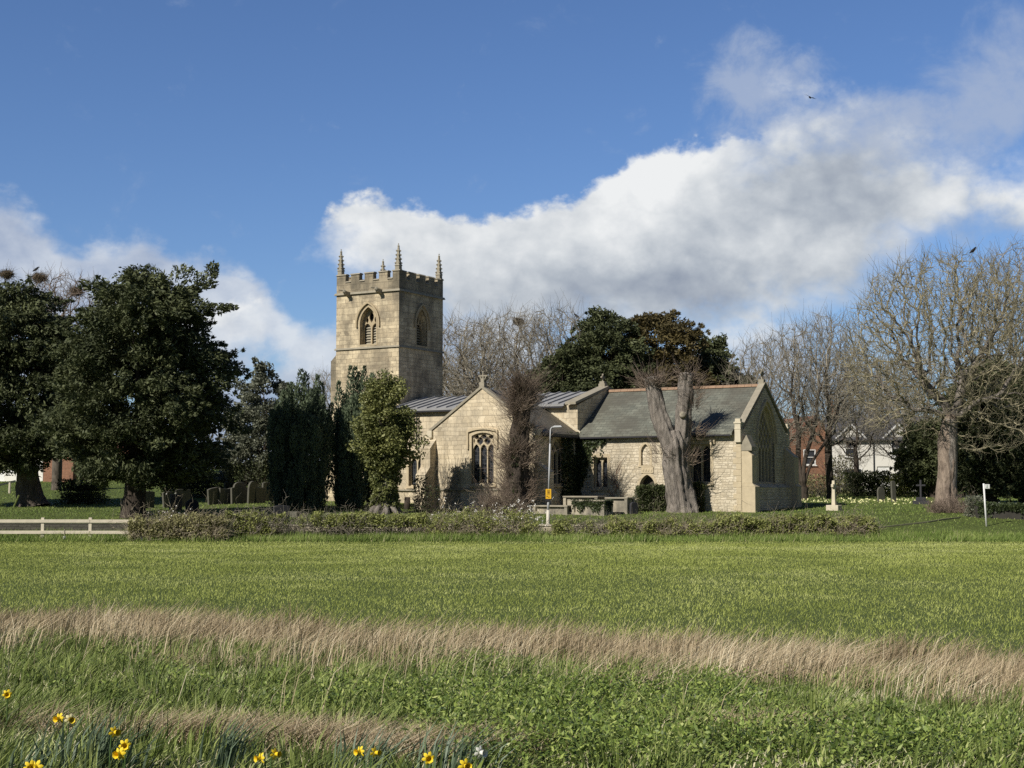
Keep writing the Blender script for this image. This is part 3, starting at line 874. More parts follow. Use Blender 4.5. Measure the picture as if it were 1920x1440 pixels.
def bare_tree(name, seed, label, crown, trunk, r0, loc, group=None, natt=3000, tip=.016, step=.4, kill=.8, twigs=2, twl=.75, bark=bark_grey, twig=twig_tan, limb=None,
              wander=.25, lean=(0, 0), up=.25, rotz=0.0, fork=None, shell=.55, twr=.011, maxn=7000, cutoff=.05):
    """crown: list of ellipsoids (cx,cy,cz,rx,ry,rz); trunk: height of the clear bole"""
    rng = np.random.default_rng(seed)
    root = thing(name, label, 'tree', loc, rotz, group)
    pts = []
    vol = np.array([c[3]*c[4]*c[5] for c in crown]); vol = vol/vol.sum()
    for c, v in zip(crown, vol):
        m = int(natt*v); d = rand_unit(rng, m); r = rng.random(m)**(1/3)
        r = np.where(rng.random(m) < shell, 1-(1-r)*.45, r)
        pts.append(np.array(c[:3]) + d*r[:, None]*np.array(c[3:]))
    A = np.concatenate(pts); A = A[A[:, 2] > trunk*.55]
    st = [((0, 0, 0), -1)]; k = max(2, int(trunk/step))
    for i in range(1, k+1):
        t = i/k; st.append(((lean[0]*t + .05*math.sin(3*t+seed), lean[1]*t + .05*math.cos(4*t+seed), trunk*t), i-1))
    if fork:
        top = len(st)-1
        for (fx, fy, fz) in fork:
            q = top; b0 = np.array(st[top][0]); e = np.array((fx, fy, fz)); kk = max(2, int(np.linalg.norm(e-b0)/step))
            for i in range(1, kk+1):
                t = i/kk; p = b0+(e-b0)*t + np.array([.18*math.sin(t*5+seed), .18*math.cos(t*4+seed), .25*math.sin(t*3.1)]); st.append((tuple(p), q)); q = len(st)-1
    P, par = colonize(rng, A, st, step=step, infl=5.5, kill=kill, wander=wander, maxn=maxn)
    rad, ch = radii_of(par, tip, r0)
    i = np.arange(1, len(P)); p = par[1:]
    thick = rad[1:] > cutoff
    # trunk and limbs
    def seg(sel, sides):
        a, b = P[p[sel]], P[i[sel]]; d = norm(b-a)
        ra = np.where(rad[i[sel]] > .6*rad[p[sel]], rad[p[sel]], rad[i[sel]]*1.12); rb = rad[i[sel]]
        pp = np.stack([a - d*ra[:, None]*.3, (a+b)/2, b + d*rb[:, None]*.3], 1)
        return tubes_vec(pp, np.stack([ra, (ra+rb)/2, rb], 1), sides)
    ac = Acc(); big = rad[1:] > .14
    if (big).any(): ac.add(*seg(big, 10))
    if (thick & ~big).any(): ac.add(*seg(thick & ~big, 6))
    ac.build('trunk', bark, root, True)
    ac = Acc(); ac.add(*seg(~thick, 4))
    tp = np.where(rad < tip*2.6)[0]; tp = tp[tp > len(st)]
    tp = np.repeat(tp, twigs); D = norm(P[tp]-P[par[tp]])
    D = norm(D + rng.normal(size=D.shape)*.55)
    L = twl*(.4+.9*rng.random(len(tp)))
    ac.add(*tubes_vec(*twig_curves(rng, P[tp] - D*.02, D, L, twr, up, .3), 3))
    ac.build('crown', twig, root)
    return root

def leafy_tree(name, seed, label, profile, nclump, nper, crad, L, Wd, leaf, bark, loc, trunk_h, trunk_r, group=None, rfrac=(.25, 1), flat=.45, outw=.9, droop=-.2, lobes=None, limbs=14, cat='tree', sprays=0, noise_amp=.25, sx=1.0, off=(0, 0), holes=None):
    """evergreen: trunk, limbs and a crown of small leaf sprays gathered in clumps. profile: [(height, radius)]"""
    rng = np.random.default_rng(seed)
    root = thing(name, label, cat, loc, 0, group)
    hz = np.array([a for a, _ in profile]); hr = np.array([b for _, b in profile])
    hs = np.linspace(hz[0], hz[-1], 200); w = np.interp(hs, hz, hr); w = w/w.sum()
    h = rng.choice(hs, nclump, p=w) + rng.normal(size=nclump)*.1
    th = rng.random(nclump)*2*np.pi
    rho = np.sqrt(rng.uniform(rfrac[0], rfrac[1], nclump))
    nz = np.array([mnoise.noise(Vector((math.cos(t)*1.3+seed, math.sin(t)*1.3, z*.55))) for t, z in zip(th, h)])
    r = np.interp(h, hz, hr)*rho*(1+noise_amp*2*nz)
    Cc = np.stack([np.cos(th)*r*sx + off[0], np.sin(th)*r + off[1], h], 1)
    rd = np.stack([crad[0]*(.6+.8*rng.random(nclump))]*2 + [crad[1]*(.6+.8*rng.random(nclump))], 1)
    ctr = Cc - np.array([off[0], off[1], 0]); ctr[:, 2] = 0
    out = norm(ctr)*outw
    if lobes is not None:
        lc = np.array([l[:3] for l in lobes], float); ld = np.array([l[3:6] for l in lobes], float)
        lo = np.array([l[6:9] for l in lobes], float)
        Cc = np.concatenate([Cc, lc]); rd = np.concatenate([rd, ld]); out = np.concatenate([out, lo])
    V, Fc, t = clump_leaves(rng, Cc, rd, nper, L, Wd, out, droop, flat)
    if sprays:   # ragged shoots that break the outline
        k = np.argsort(-(rho + .25*rng.random(nclump)))[:sprays]
        o = norm(out[k] + np.stack([0*k, 0*k, rng.uniform(-.15, .75, len(k))], 1) + rng.normal(size=(len(k), 3))*.25)
        cs = []; rs = []; os_ = []
        for j, (dd, rr_) in enumerate(((.55, .26), (.95, .2), (1.3, .14), (1.6, .09))):
            f = crad[0]*(.75+.5*rng.random(len(k)))[:, None]
            cs.append(Cc[k] + o*dd*f + np.array([0, 0, -.04*j*j])); rs.append(np.full((len(k), 3), rr_)); os_.append(o*1.6)
        V2, F2, t2 = clump_leaves(rng, np.concatenate(cs), np.concatenate(rs), 26, L*.9, Wd*.85, np.concatenate(os_), -.05, flat)
        F2 = F2 + len(V); V = np.concatenate([V, V2]); Fc = np.concatenate([Fc, F2]); t = np.concatenate([t, t2])
    np_mesh('crown', V, Fc, leaf, root, t)
    # trunk + limbs
    ac = Acc()
    if trunk_r > 0:
        kk = 6
        path = [(.06*math.sin(q*1.7+seed)+off[0]*q/kk*.6, .05*math.cos(q*2+seed), -.15 + trunk_h*q/kk) for q in range(kk+1)]
        rads = [trunk_r*(1-.5*q/kk) for q in range(kk+1)]
        Vt, Q, tr = gnarl(path, rads, seed, 22, 30, .12, 5, .25)
        ac.add(Vt, Q)
        sel = rng.choice(len(Cc), min(limbs, len(Cc)), replace=False)
        b0 = np.stack([np.full(len(sel), off[0]*.4), np.zeros(len(sel)), np.clip(Cc[sel, 2]*.55, trunk_h*.35, trunk_h)], 1)
        e = Cc[sel]; mid = (b0+e)/2 + np.array([0, 0, .3]) + rng.normal(size=e.shape)*.2
        ac.add(*tubes_vec(np.stack([b0, mid, e], 1), np.stack([np.full(len(sel), trunk_r*.28), np.full(len(sel), trunk_r*.17), np.full(len(sel), .02)], 1), 6))
        ac.build('trunk', bark, root, True)
    return root

def irish_yew(seed, label, loc, rx, ry, h, nf, nper, group=None, spikes=None):
    """fastigiate yew: many upright fingers of dense foliage"""
    rng = np.random.default_rng(seed)
    root = thing('irish_yew', label, 'tree', loc, 0, group)
    th = rng.random(nf)*2*np.pi; rho = np.sqrt(rng.uniform(.12, 1, nf))
    x = np.cos(th)*rho*rx; y = np.sin(th)*rho*ry
    top = h*(1-.40*rho**1.9)*(.90+.12*rng.random(nf))
    ln = rng.uniform(1.4, 3.6, nf); stack = rng.random(nf)
    z1 = np.where(stack < .45, top, top*rng.uniform(.25, .95, nf)); z0 = np.maximum(z1-ln, .05)
    if spikes:
        sp = np.array(spikes); x = np.concatenate([x, sp[:, 0]]); y = np.concatenate([y, sp[:, 1]]); z1 = np.concatenate([z1, sp[:, 2]]); z0 = np.concatenate([z0, sp[:, 2]-2.6]); rho = np.concatenate([rho, np.full(len(sp), .4)])
    n = len(x); rf = rng.uniform(.20, .36, n)
    ci = np.repeat(np.arange(n), nper); m = len(ci)
    u = rng.random(m); prof = np.sin(np.pi*np.clip(u*.88+.12, 0, 1))**.6
    a = rng.random(m)*2*np.pi; rr = rf[ci]*prof*np.sqrt(rng.uniform(.3, 1, m))
    narrow = np.where((z0 < 1.0)[ci], .80 + .2*np.clip(z0[ci], 0, 1), 1)
    lx = x[ci]*narrow*(1 - .10*(1-u)); ly = y[ci]*narrow*(1-.10*(1-u))
    P = np.stack([lx + rr*np.cos(a), ly + rr*np.sin(a), z0[ci] + u*(z1-z0)[ci]], 1)
    D = norm(np.stack([np.cos(a)*.45, np.sin(a)*.45, np.full(m, 1.0)], 1) + rng.normal(size=(m, 3))*.25)
    Nn = norm(np.stack([np.cos(a), np.sin(a), np.full(m, .3)], 1) + rng.normal(size=(m, 3))*.5)
    V, Fc = leaf_quads(rng, P, D, Nn, .20*(.6+.8*rng.random(m)), .075)
    ft = rng.random(n)
    np_mesh('crown', V, Fc, irish_leaf, root, np.repeat(np.clip(ft[ci]*.5 + .5*rng.random(m), 0, 1), 4))
    b = B(); b.tube([(0, 0, -.2), (0.05, 0, h*.5)], [.32, .12], 10); b.build('trunk', bark_dark, root, smooth=True)
    return root

def bush(name, seed, label, cat, loc, size, nleaf, L, Wd, leaf, twigm=twig_red, ntw=120, group=None, rotz=0.0, blossoms=0, dens=.5, up=1.0, twl=1.0):
    """rounded or box-like shrub: size = half-extents x,y and height"""
    rng = np.random.default_rng(seed); root = thing(name, label, cat, loc, rotz, group)
    sx, sy, sz = size
    if nleaf:
        d = rand_unit(rng, nleaf); d = np.sign(d)*np.abs(d)**.7; d = d/np.maximum(np.abs(d).max(1, keepdims=True), 1e-6)*np.minimum(1, np.linalg.norm(d, axis=1, keepdims=True))
        r = rng.random(nleaf)**dens
        nz = np.array([mnoise.noise(Vector(q*2.3 + seed)) for q in d])
        r = r*(1+.28*nz)
        P = d*r[:, None]*np.array([sx, sy, sz*.5]) + np.array([0, 0, sz*.5]); P[:, 2] = np.maximum(P[:, 2], .02)
        D = norm(d + rng.normal(size=d.shape)*.7 + np.array([0, 0, .3])); Nn = norm(rng.normal(size=d.shape) + np.array([0, 0, .6]))
        V, Fc = leaf_quads(rng, P, D, Nn, L*(.6+.8*rng.random(nleaf)), Wd*(.6+.8*rng.random(nleaf)))
        np_mesh('foliage', V, Fc, leaf, root, np.repeat(rng.random(nleaf), 4))
    if ntw:
        P0 = np.stack([rng.uniform(-sx, sx, ntw)*.75, rng.uniform(-sy, sy, ntw)*.75, np.zeros(ntw)], 1)
        D = norm(np.stack([P0[:, 0]/sx*.5, P0[:, 1]/sy*.3, np.full(ntw, up)], 1) + rng.normal(size=(ntw, 3))*.3)
        P, Rd = twig_curves(rng, P0, D, sz*twl*(.5+.6*rng.random(ntw)), .013, .05, .3, 5)
        ac = Acc(); ac.add(*tubes_vec(P, Rd, 3))
        q = np.repeat(np.arange(ntw), 3); tt = rng.integers(1, 5, len(q)); S0 = P[q, tt]
        D2 = norm(rng.normal(size=(len(q), 3)) + np.array([0, 0, .5]))
        P2, R2 = twig_curves(rng, S0, D2, .28*sz*(.4+rng.random(len(q))), .008, .1, .3, 4)
        ac.add(*tubes_vec(P2, R2, 3)); ac.build('twigs', twigm, root)
        if blossoms:
            q = rng.integers(0, len(P2), blossoms); Pb = P2[q, rng.integers(1, 4, blossoms)] + rng.normal(size=(blossoms, 3))*.025
            V, Fc = leaf_quads(rng, Pb, rand_unit(rng, blossoms), rand_unit(rng, blossoms), .07, .06)
            np_mesh('blossom', V, Fc, blossom, root, np.repeat(rng.random(blossoms), 4))
    return root

# ------------------------------------------------------------------ the setting
def build_ground():
    ys = np.concatenate([np.arange(-40, 4, 4), np.arange(4, 30, .35), np.arange(30, 64, 1.0), np.arange(64, 130, .8), np.arange(130, 200, 5), np.array([220, 260, 320, 450, 700, 1200, 2000, 4000])])
    xs = np.concatenate([-np.array([4000, 2000, 1000, 500, 300, 200, 140, 100, 80]), np.arange(-64, -16, 1.6), np.arange(-16, 16, .5), np.arange(16, 65, 1.6), np.array([80, 100, 140, 200, 300, 500, 1000, 2000, 4000])])
    X, Y = np.meshgrid(xs, ys); Z = gz(X, Y)
    V = np.stack([X, Y, Z], -1).reshape(-1, 3); nx = len(xs)
    i = np.arange(len(ys)-1)[:, None]*nx; j = np.arange(nx-1)[None]
    Q = np.stack([i+j, i+j+1, i+j+1+nx, i+j+nx], -1).reshape(-1, 4)
    t = NT('ground_turf'); o = t.coord('Object')
    n1 = t.noise(o, .35, 5, .6); n2 = t.noise(o, 3.0, 6, .7); n3 = t.noise(o, 14.0, 4, .7)
    c = t.ramp(n2, [(.25, (.050, .072, .017)), (.5, (.11, .148, .032)), (.8, (.175, .21, .055))])
    c = t.mix(t.ramp(n1, [(.35, 0), (.7, .5)]), c, (.14, .18, .04))
    c = t.mix(t.ramp(n3, [(.4, 0), (.8, .7)]), c, (.05, .06, .02))
    t.col(c); t.bump(t.math('ADD', n3, n2), .9, .12)
    o = np_mesh('ground', V, Q, t.m, None, None, True); o['kind'] = 'structure'
build_ground()

def blades(rng, X, Y, h, w, lean, tint, curl=.35, z0=None, k=2):
    """grass blades; lean (n,2) horizontal offset of the tip as a share of the height"""
    n = len(X); Z = gz(X, Y) - .02 if z0 is None else z0
    a = rng.random(n)*np.pi; sx, sy = np.cos(a)*w*.5, np.sin(a)*w*.5
    tip = np.stack([X + lean[:, 0]*h, Y + lean[:, 1]*h, Z + h*np.sqrt(np.clip(1-(lean**2).sum(1)*.6, .12, 1))], 1)
    if k == 1:
        V = np.stack([np.stack([X-sx, Y-sy, Z], 1), np.stack([X+sx, Y+sy, Z], 1), tip], 1)
        return V.reshape(-1, 3), np.arange(3*n).reshape(n, 3), np.repeat(tint, 3)
    m = np.stack([X + lean[:, 0]*h*curl, Y + lean[:, 1]*h*curl, Z + (tip[:, 2]-Z)*.62], 1)
    V = np.stack([np.stack([X-sx, Y-sy, Z], 1), np.stack([X+sx, Y+sy, Z], 1),
                  m + np.stack([sx, sy, 0*sx], 1)*.75, m - np.stack([sx, sy, 0*sx], 1)*.75, tip], 1)
    b = np.arange(n)[:, None]*5
    Fq = b + np.array([[0, 1, 2, 3]]); Ft = b + np.array([[3, 2, 4]])
    return V.reshape(-1, 3), (Fq, Ft), np.repeat(tint, 5)

def scatter(rng, n, y0, y1, half=.40, pad=1.5, power=1.0):
    """points over the wedge of ground in front of the camera, a few steps wider than the view"""
    u = rng.random(n)
    y = np.sqrt(y0**2 + u*(y1**2-y0**2)) if power == 1 else y0 + (y1-y0)*u**power
    x = rng.uniform(-1, 1, n)*(half*y+pad)
    return x, y

def stuff(name, V, Fc, mat, tint, label=None):
    o = np_mesh(name, V, list(Fc) if isinstance(Fc, tuple) else Fc, mat, None, tint)
    tag(o, label, None, None, 'stuff'); return o
# ------------------------------------------------------------------ grassland (nobody could count it)
rng = np.random.default_rng(11)
straw_m = mat_ramp_tint('dead_straw', [(0, (.17, .125, .07)), (.35, (.38, .295, .18)), (.7, (.56, .46, .30)), (1, (.76, .68, .49))], .1)
verge_m = mat_ramp_tint('verge_grass', [(0, (.038, .060, .014)), (.4, (.15, .20, .046)), (.72, (.33, .385, .115)), (.9, (.50, .52, .26)), (1, (.68, .60, .42))], .12, .6, .3)
crop_m = mat_ramp_tint('young_crop', [(0, (.13, .17, .032)), (.4, (.31, .36, .078)), (.75, (.46, .505, .14)), (1, (.60, .62, .26))], .1, .65, .2)
weed_m = mat_ramp_tint('weed_leaves', [(0, (.034, .060, .012)), (.5, (.165, .235, .045)), (.85, (.34, .41, .10)), (1, (.50, .51, .22))], .15, .5, .35)
rank_m = mat_ramp_tint('rank_grass', [(0, (.06, .10, .022)), (.5, (.18, .255, .056)), (.85, (.31, .37, .11)), (1, (.50, .45, .27))], .12)

def wind(rng, n, a=.35, j=.25):
    return np.stack([rng.normal(a, j, n), rng.normal(.05, j, n)], 1)

# young cereal crop
X, Y = scatter(rng, 520000, 18, 66.2)
m = sline(X, Y) > 21.6 + 1.2*vnoise(X, Y, .8); X, Y = X[m], Y[m]
n = len(X); h = (.045+.055*rng.random(n))*(.85+.3*vnoise(X, Y, 3.0)); w = .006 + .009*rng.random(n) + Y*.00015
tint = np.clip(.18+.55*rng.random(n) + .45*(vnoise(X, Y, 1.7)-.5) + .15*(vnoise(X*.35, Y, 4.0)-.5) + .16*sstep(25, 60, Y) + .12*(vnoise(X*.12, Y*.5, 3.0)-.5), 0, 1)
V, Fc, t = blades(rng, X, Y, h, w, wind(rng, n, .08, .55), tint, k=1); stuff('crop_grass', V, Fc, crop_m, t, 'short bright green young cereal crop covering the field')

# verge: tussocks and loose blades
Xt, Yt = scatter(rng, 2600, 6.0, 24)
kk = 46; ti = np.repeat(np.arange(len(Xt)), kk)
ang = rng.random(len(ti))*6.283; rr = np.abs(rng.normal(0, .13, len(ti)))
X1 = Xt[ti] + rr*np.cos(ang); Y1 = Yt[ti] + rr*np.sin(ang)
tl = np.stack([np.cos(ang), np.sin(ang)], 1)*(rr/.16)[:, None]*.55
wd = (rng.normal(.5, .4, len(Xt)))[ti]
l1 = tl*.75 + np.stack([wd, rng.normal(0, .15, len(ti))], 1)
h1 = (.11+.12*rng.random(len(ti)))*(.55+.9*rng.random(len(Xt)))[ti]
t1 = np.clip((.10+.5*rng.random(len(Xt)))[ti] + .38*(rng.random(len(ti))-.3), 0, .88)
X2, Y2 = scatter(rng, 200000, 5.6, 25)
n2 = len(X2); h2 = .05+.10*rng.random(n2); l2 = wind(rng, n2, .4, .5); t2 = np.clip(.1+.62*rng.random(n2) + .5*(vnoise(X2, Y2, 1.2)-.5), 0, .9)
t2 = np.where(rng.random(n2) < .10 + .32*sstep(.55, .8, vnoise(X2+30, Y2, 1.5)), .93+.07*rng.random(n2), t2)
X = np.concatenate([X1, X2]); Y = np.concatenate([Y1, Y2]); h = np.concatenate([h1, h2]); ln = np.concatenate([l1, l2]); tt = np.concatenate([t1, t2])
s = sline(X, Y); keep = (s < 17.6 + 1.6*vnoise(X, Y, 1.1)) | ((s < 22.6) & (rng.random(len(X)) < .62)); X, Y, h, ln, tt, s = X[keep], Y[keep], h[keep], ln[keep], tt[keep], s[keep]
ln = np.clip(ln, -.95, .95)
V, Fc, t = blades(rng, X, Y, h*(1-.3*sstep(15, 22, s)), .0055 + .005*rng.random(len(X)) + Y*.00018, ln, tt); stuff('verge_grass', V, Fc, verge_m, t, 'long tussocky green grass of the near verge')

# dead straw along the field edge, and matted patches by the daffodils
X, Y = scatter(rng, 260000, 9, 30, .42)
s = sline(X, Y); top = 22.0 + 2.2*(vnoise(X, Y, 1.1)-.5) + .9*(vnoise(X, Y, .3)-.5); bot = 16.7 + 4.2*(vnoise(X+9, Y, 1.3)-.5) + 1.2*(vnoise(X, Y+33, .35)-.5)
dens = sstep(-.1, .4, top-s)*sstep(-1.3, 1.2, s-bot)*(.14+.80*sstep(.25, .7, vnoise(X+40, Y+3, .8))*(.35+.9*vnoise(X, Y+11, .3))*(.3+.7*sstep(.32, .58, vnoise(X+80, Y*1.3, .75)))) + (.14+.34*sstep(-1, 4, X))*sstep(-.6, 1, s-13.0)*sstep(22, 20, s)*sstep(.42, .72, vnoise(X, Y+70, .9))
m = rng.random(len(X)) < dens; X, Y, s = X[m], Y[m], s[m]; n = len(X)
h = (.22+.36*rng.random(n))*(.55+.75*vnoise(X, Y, .7)); ln = np.stack([np.clip(rng.normal(.48, .26, n) + 1.1*(vnoise(X, Y+50, .55)-.5), -.5, .93), rng.normal(-.05, .25, n) + .9*(vnoise(X+20, Y, .5)-.5)], 1)
ln = ln/np.maximum(1, np.linalg.norm(ln, axis=1, keepdims=True)/.96)
tint = np.clip(.12+.72*rng.random(n) + .4*(vnoise(X, Y, .8)-.5), 0, 1)
a1 = blades(rng, X, Y, h, .004+.004*rng.random(n) + Y*.00016, ln, tint, .25)
P0 = [hit(560, 1398), hit(300, 1385), hit(740, 1420), hit(420, 1385), hit(880, 1412), hit(1390, 1376), hit(430, 1255), hit(640, 1402), hit(60, 1372), hit(1240, 1300), hit(1800, 1330), hit(330, 1255)]
c = rng.choice(len(P0), 9000, p=np.array([.16, .12, .13, .12, .09, .08, .03, .05, .05, .05, .07, .05])); ctr = np.array([tuple(p) for p in P0])
X = ctr[c, 0] + rng.normal(0, .24, len(c)); Y = ctr[c, 1] + rng.normal(0, .13, len(c)); n = len(X)
a = rng.normal(.3, 1.1, n); l = rng.uniform(.88, .97, n); ln = np.stack([l*np.cos(a), l*np.sin(a)], 1)
a2 = blades(rng, X, Y, .10+.20*rng.random(n), .004+.003*rng.random(n), ln*1.03, np.clip(.05+.8*rng.random(n), 0, 1), .4)
nv = len(a1[0])
stuff('dry_grass', np.concatenate([a1[0], a2[0]]), (np.concatenate([a1[1][0], a2[1][0]+nv]), np.concatenate([a1[1][1], a2[1][1]+nv])), straw_m, np.concatenate([a1[2], a2[2]]), 'pale dead straw grass leaning in the wind along the field edge')

# leafy weeds on the verge
cent = []
for (px, py, k_, sx, sy) in ((1080, 1330, 210, 1.0, 1.1), (900, 1340, 110, .6, .9), (1250, 1310, 90, .7, .8), (1150, 1420, 130, .8, .5), (650, 1330, 40, .8, .9), (330, 1300, 22, .9, .6), (1500, 1400, 60, .7, .6), (1750, 1410, 60, .6, .5), (120, 1250, 16, .9, .9), (1400, 1290, 30, .6, .6), (880, 1260, 30, .5, .6)):
    p = hit(px, py); cent.append(np.stack([rng.normal(p.x, sx*.8, k_), rng.normal(p.y, sy, k_)], 1))
ce = np.concatenate(cent); ce = ce[(ce[:, 1] > 6.2) & (sline(ce[:, 0], ce[:, 1]) < 18)]
npp = 78; ci = np.repeat(np.arange(len(ce)), npp); n = len(ci)
d = rand_unit(rng, n); d[:, 2] = np.abs(d[:, 2]); sz = (.10+.12*rng.random(len(ce)))[ci]
P = np.stack([ce[ci, 0], ce[ci, 1], gz(ce[ci, 0], ce[ci, 1])], 1) + d*sz[:, None]*(rng.random(n)**.35)[:, None]*np.array([1.25, 1.25, 1.35])
D = norm(d*np.array([1, 1, .35]) + rng.normal(size=(n, 3))*.5); Nn = norm(rng.normal(size=(n, 3))*.5 + np.array([0, 0, 1.0]))
V, Fc = leaf_quads(rng, P, D, Nn, .022+.038*rng.random(n)**1.5, .009+.013*rng.random(n))
stuff('weeds', V, Fc, weed_m, np.repeat(np.clip((.25*rng.random(len(ce)))[ci] + .75*rng.random(n), 0, .93), 4), 'low leafy green weeds sprawling over the verge')

# docks and a scatter of tall dead stems
Xd, Yd = scatter(rng, 150, 6.6, 17); md = vnoise(Xd, Yd+20, 1.4) > .45; Xd, Yd = Xd[md], Yd[md]; ci = np.repeat(np.arange(len(Xd)), 7); n = len(ci); a = rng.random(n)*6.283; l = .35+.5*rng.random(n)
V, Fc, t = blades(rng, Xd[ci]+.03*np.cos(a), Yd[ci]+.03*np.sin(a), .08+.11*rng.random(n), .022+.02*rng.random(n), np.stack([l*np.cos(a), l*np.sin(a)], 1), np.clip(.5+.5*rng.random(n), 0, 1), .4)
stuff('dock_leaves', V, Fc, weed_m, t, 'broad paler dock leaves dotted through the verge')
Xd, Yd = scatter(rng, 900, 7.5, 21); md = vnoise(Xd+7, Yd, 1.6) > .5; Xd, Yd = Xd[md], Yd[md]; n = len(Xd)
V, Fc, t = blades(rng, Xd, Yd, .3+.4*rng.random(n), .0028+.002*rng.random(n)+Yd*.0001, np.stack([rng.normal(.5, .3, n).clip(-.5, .9), rng.normal(0, .3, n)], 1), np.clip(.45+.55*rng.random(n), 0, 1), .3)
stuff('dead_stems', V, Fc, straw_m, t, 'scattered pale dead stems standing in the verge')

# rank strip in front of the hedge, and mown churchyard grass
X = rng.uniform(-34, 34, 60000); Y = 65.0 + 3.6*rng.random(60000)**1.2
n = len(X); h = (.14+.26*rng.random(n))*(.6+.8*vnoise(X, Y, 1.0)); t_ = np.clip(.15+.6*rng.random(n)+.5*(vnoise(X, Y, 1.5)-.5), 0, .88); t_ = np.where(rng.random(n) < .05, .97, t_)
V, Fc, t = blades(rng, X, Y, h, .018+.018*rng.random(n), wind(rng, n, .2, .35), t_, k=1); stuff('rank_grass', V, Fc, rank_m, t, 'rough darker grass strip between the crop and the hedge')
X, Y = scatter(rng, 130000, 68.5, 126, .42)
n = len(X); h = (.05+.09*rng.random(n)); t_ = np.clip(.25+.55*rng.random(n)+.55*(vnoise(X, Y, 2.0)-.5), 0, .86)
V, Fc, t = blades(rng, X, Y, h, .03+.03*rng.random(n), wind(rng, n, .2, .4), t_, k=1); stuff('churchyard_grass', V, Fc, rank_m, t, 'short green grass growing between the graves')
prim = mat_plain('primrose_petals', (.72, .70, .36), .8, .2, 9)
q = [hit(px, 941 + dy) for px, dy in zip(rng.uniform(1492, 1735, 340), rng.normal(0, 3.2, 340))]
Pp = np.array([tuple(p) for p in q]); Pp[:, 1] += rng.normal(0, .8, len(Pp)); Pp[:, 2] = gz(Pp[:, 0], Pp[:, 1]) + .10
V, Fc = leaf_quads(rng, Pp, norm(rng.normal(size=Pp.shape)*np.array([1, 1, .3])), norm(rng.normal(size=Pp.shape)*.5+np.array([0, -.6, 1.])), .12, .11)
stuff('primroses', V, Fc, prim, np.repeat(rng.random(len(Pp)), 4), 'pale yellow primroses scattered on the churchyard lawn')

# ------------------------------------------------------------------ daffodils
yel = mat_plain('daffodil_yellow', (.80, .60, .03), .6, .12, 30); gold = mat_plain('daffodil_trumpet', (.80, .57, .022), .6, .15, 30)
whi = mat_plain('narcissus_white', (.80, .79, .70), .6, .08, 30); pale_y = mat_plain('narcissus_cream', (.80, .74, .42), .6, .08, 30)
stem_m = mat_plain('daffodil_green', (.075, .13, .035), .6, .25, 20); blue_leaf = mat_leaf('daffodil_leaf', (.05, .08, .045), (.20, .265, .165), .2, .5, .35, 8.0, .3)
def make_daffodil(name, petal, trumpet, hgt):
    t = thing(name, 'x', 'flower')
    b = B(); b.tube([(0, .02, -.03), (0, .01, hgt*.6), (0, 0, hgt-.02), (0, -.012, hgt), (0, -.03, hgt)], .0042, 6); b.build('stem', stem_m, t)
    b = B(); y0 = -.03
    for k in range(6):
        a = k*math.pi/3 + .2; off = .003*(k % 2)
        q = lambda r, da, yy: (r*math.cos(a+da), y0+off+yy, hgt + r*math.sin(a+da))
        b.add([q(.004, 0, 0), q(.020, -.50, -.003), q(.031, -.30, .004), q(.038, 0, .008), q(.031, .30, .004), q(.020, .50, -.003), q(.022, 0, -.006)], [(0, 1, 6), (1, 2, 6), (2, 3, 6), (3, 4, 6), (4, 5, 6), (5, 0, 6)])
    b.build('petals', petal, t, smooth=True)
    b = B(); n = 12; rings = []
    prof = [(.011, 0), (.013, -.014), (.014, -.026), (.020, -.033)]
    vs = []; fs = []
    for ri, (r, yy) in enumerate(prof):
        for k in range(n):
            a = 2*math.pi*k/n; rr = r*(1+.12*(k % 2)*(ri == 3)); vs.append((rr*math.cos(a), y0-.004+yy, hgt+rr*math.sin(a)))
    for ri in range(3):
        for k in range(n): fs.append((ri*n+k, ri*n+(k+1) % n, (ri+1)*n+(k+1) % n, (ri+1)*n+k))
    fs.append(tuple(range(n))[::-1]); b.add(vs, fs); b.build('trumpet', trumpet, t, smooth=True)
    return t
def hit_h(px, py, dh):
    r = ray(px, py); ys = np.linspace(5, 60, 6000); t = ys/r[1]
    d = CAMZ + r[2]*t - gz(r[0]*t, ys) - dh; k = int(np.argmax(d < 0)); return Vector((r[0]*t[k], ys[k], gz1(r[0]*t[k], ys[k])))
DH = .32
proto = {'y': make_daffodil('daffodil', yel, gold, DH), 'w': make_daffodil('narcissus', whi, whi, DH), 'c': make_daffodil('narcissus', pale_y, yel, DH)}
used = set()
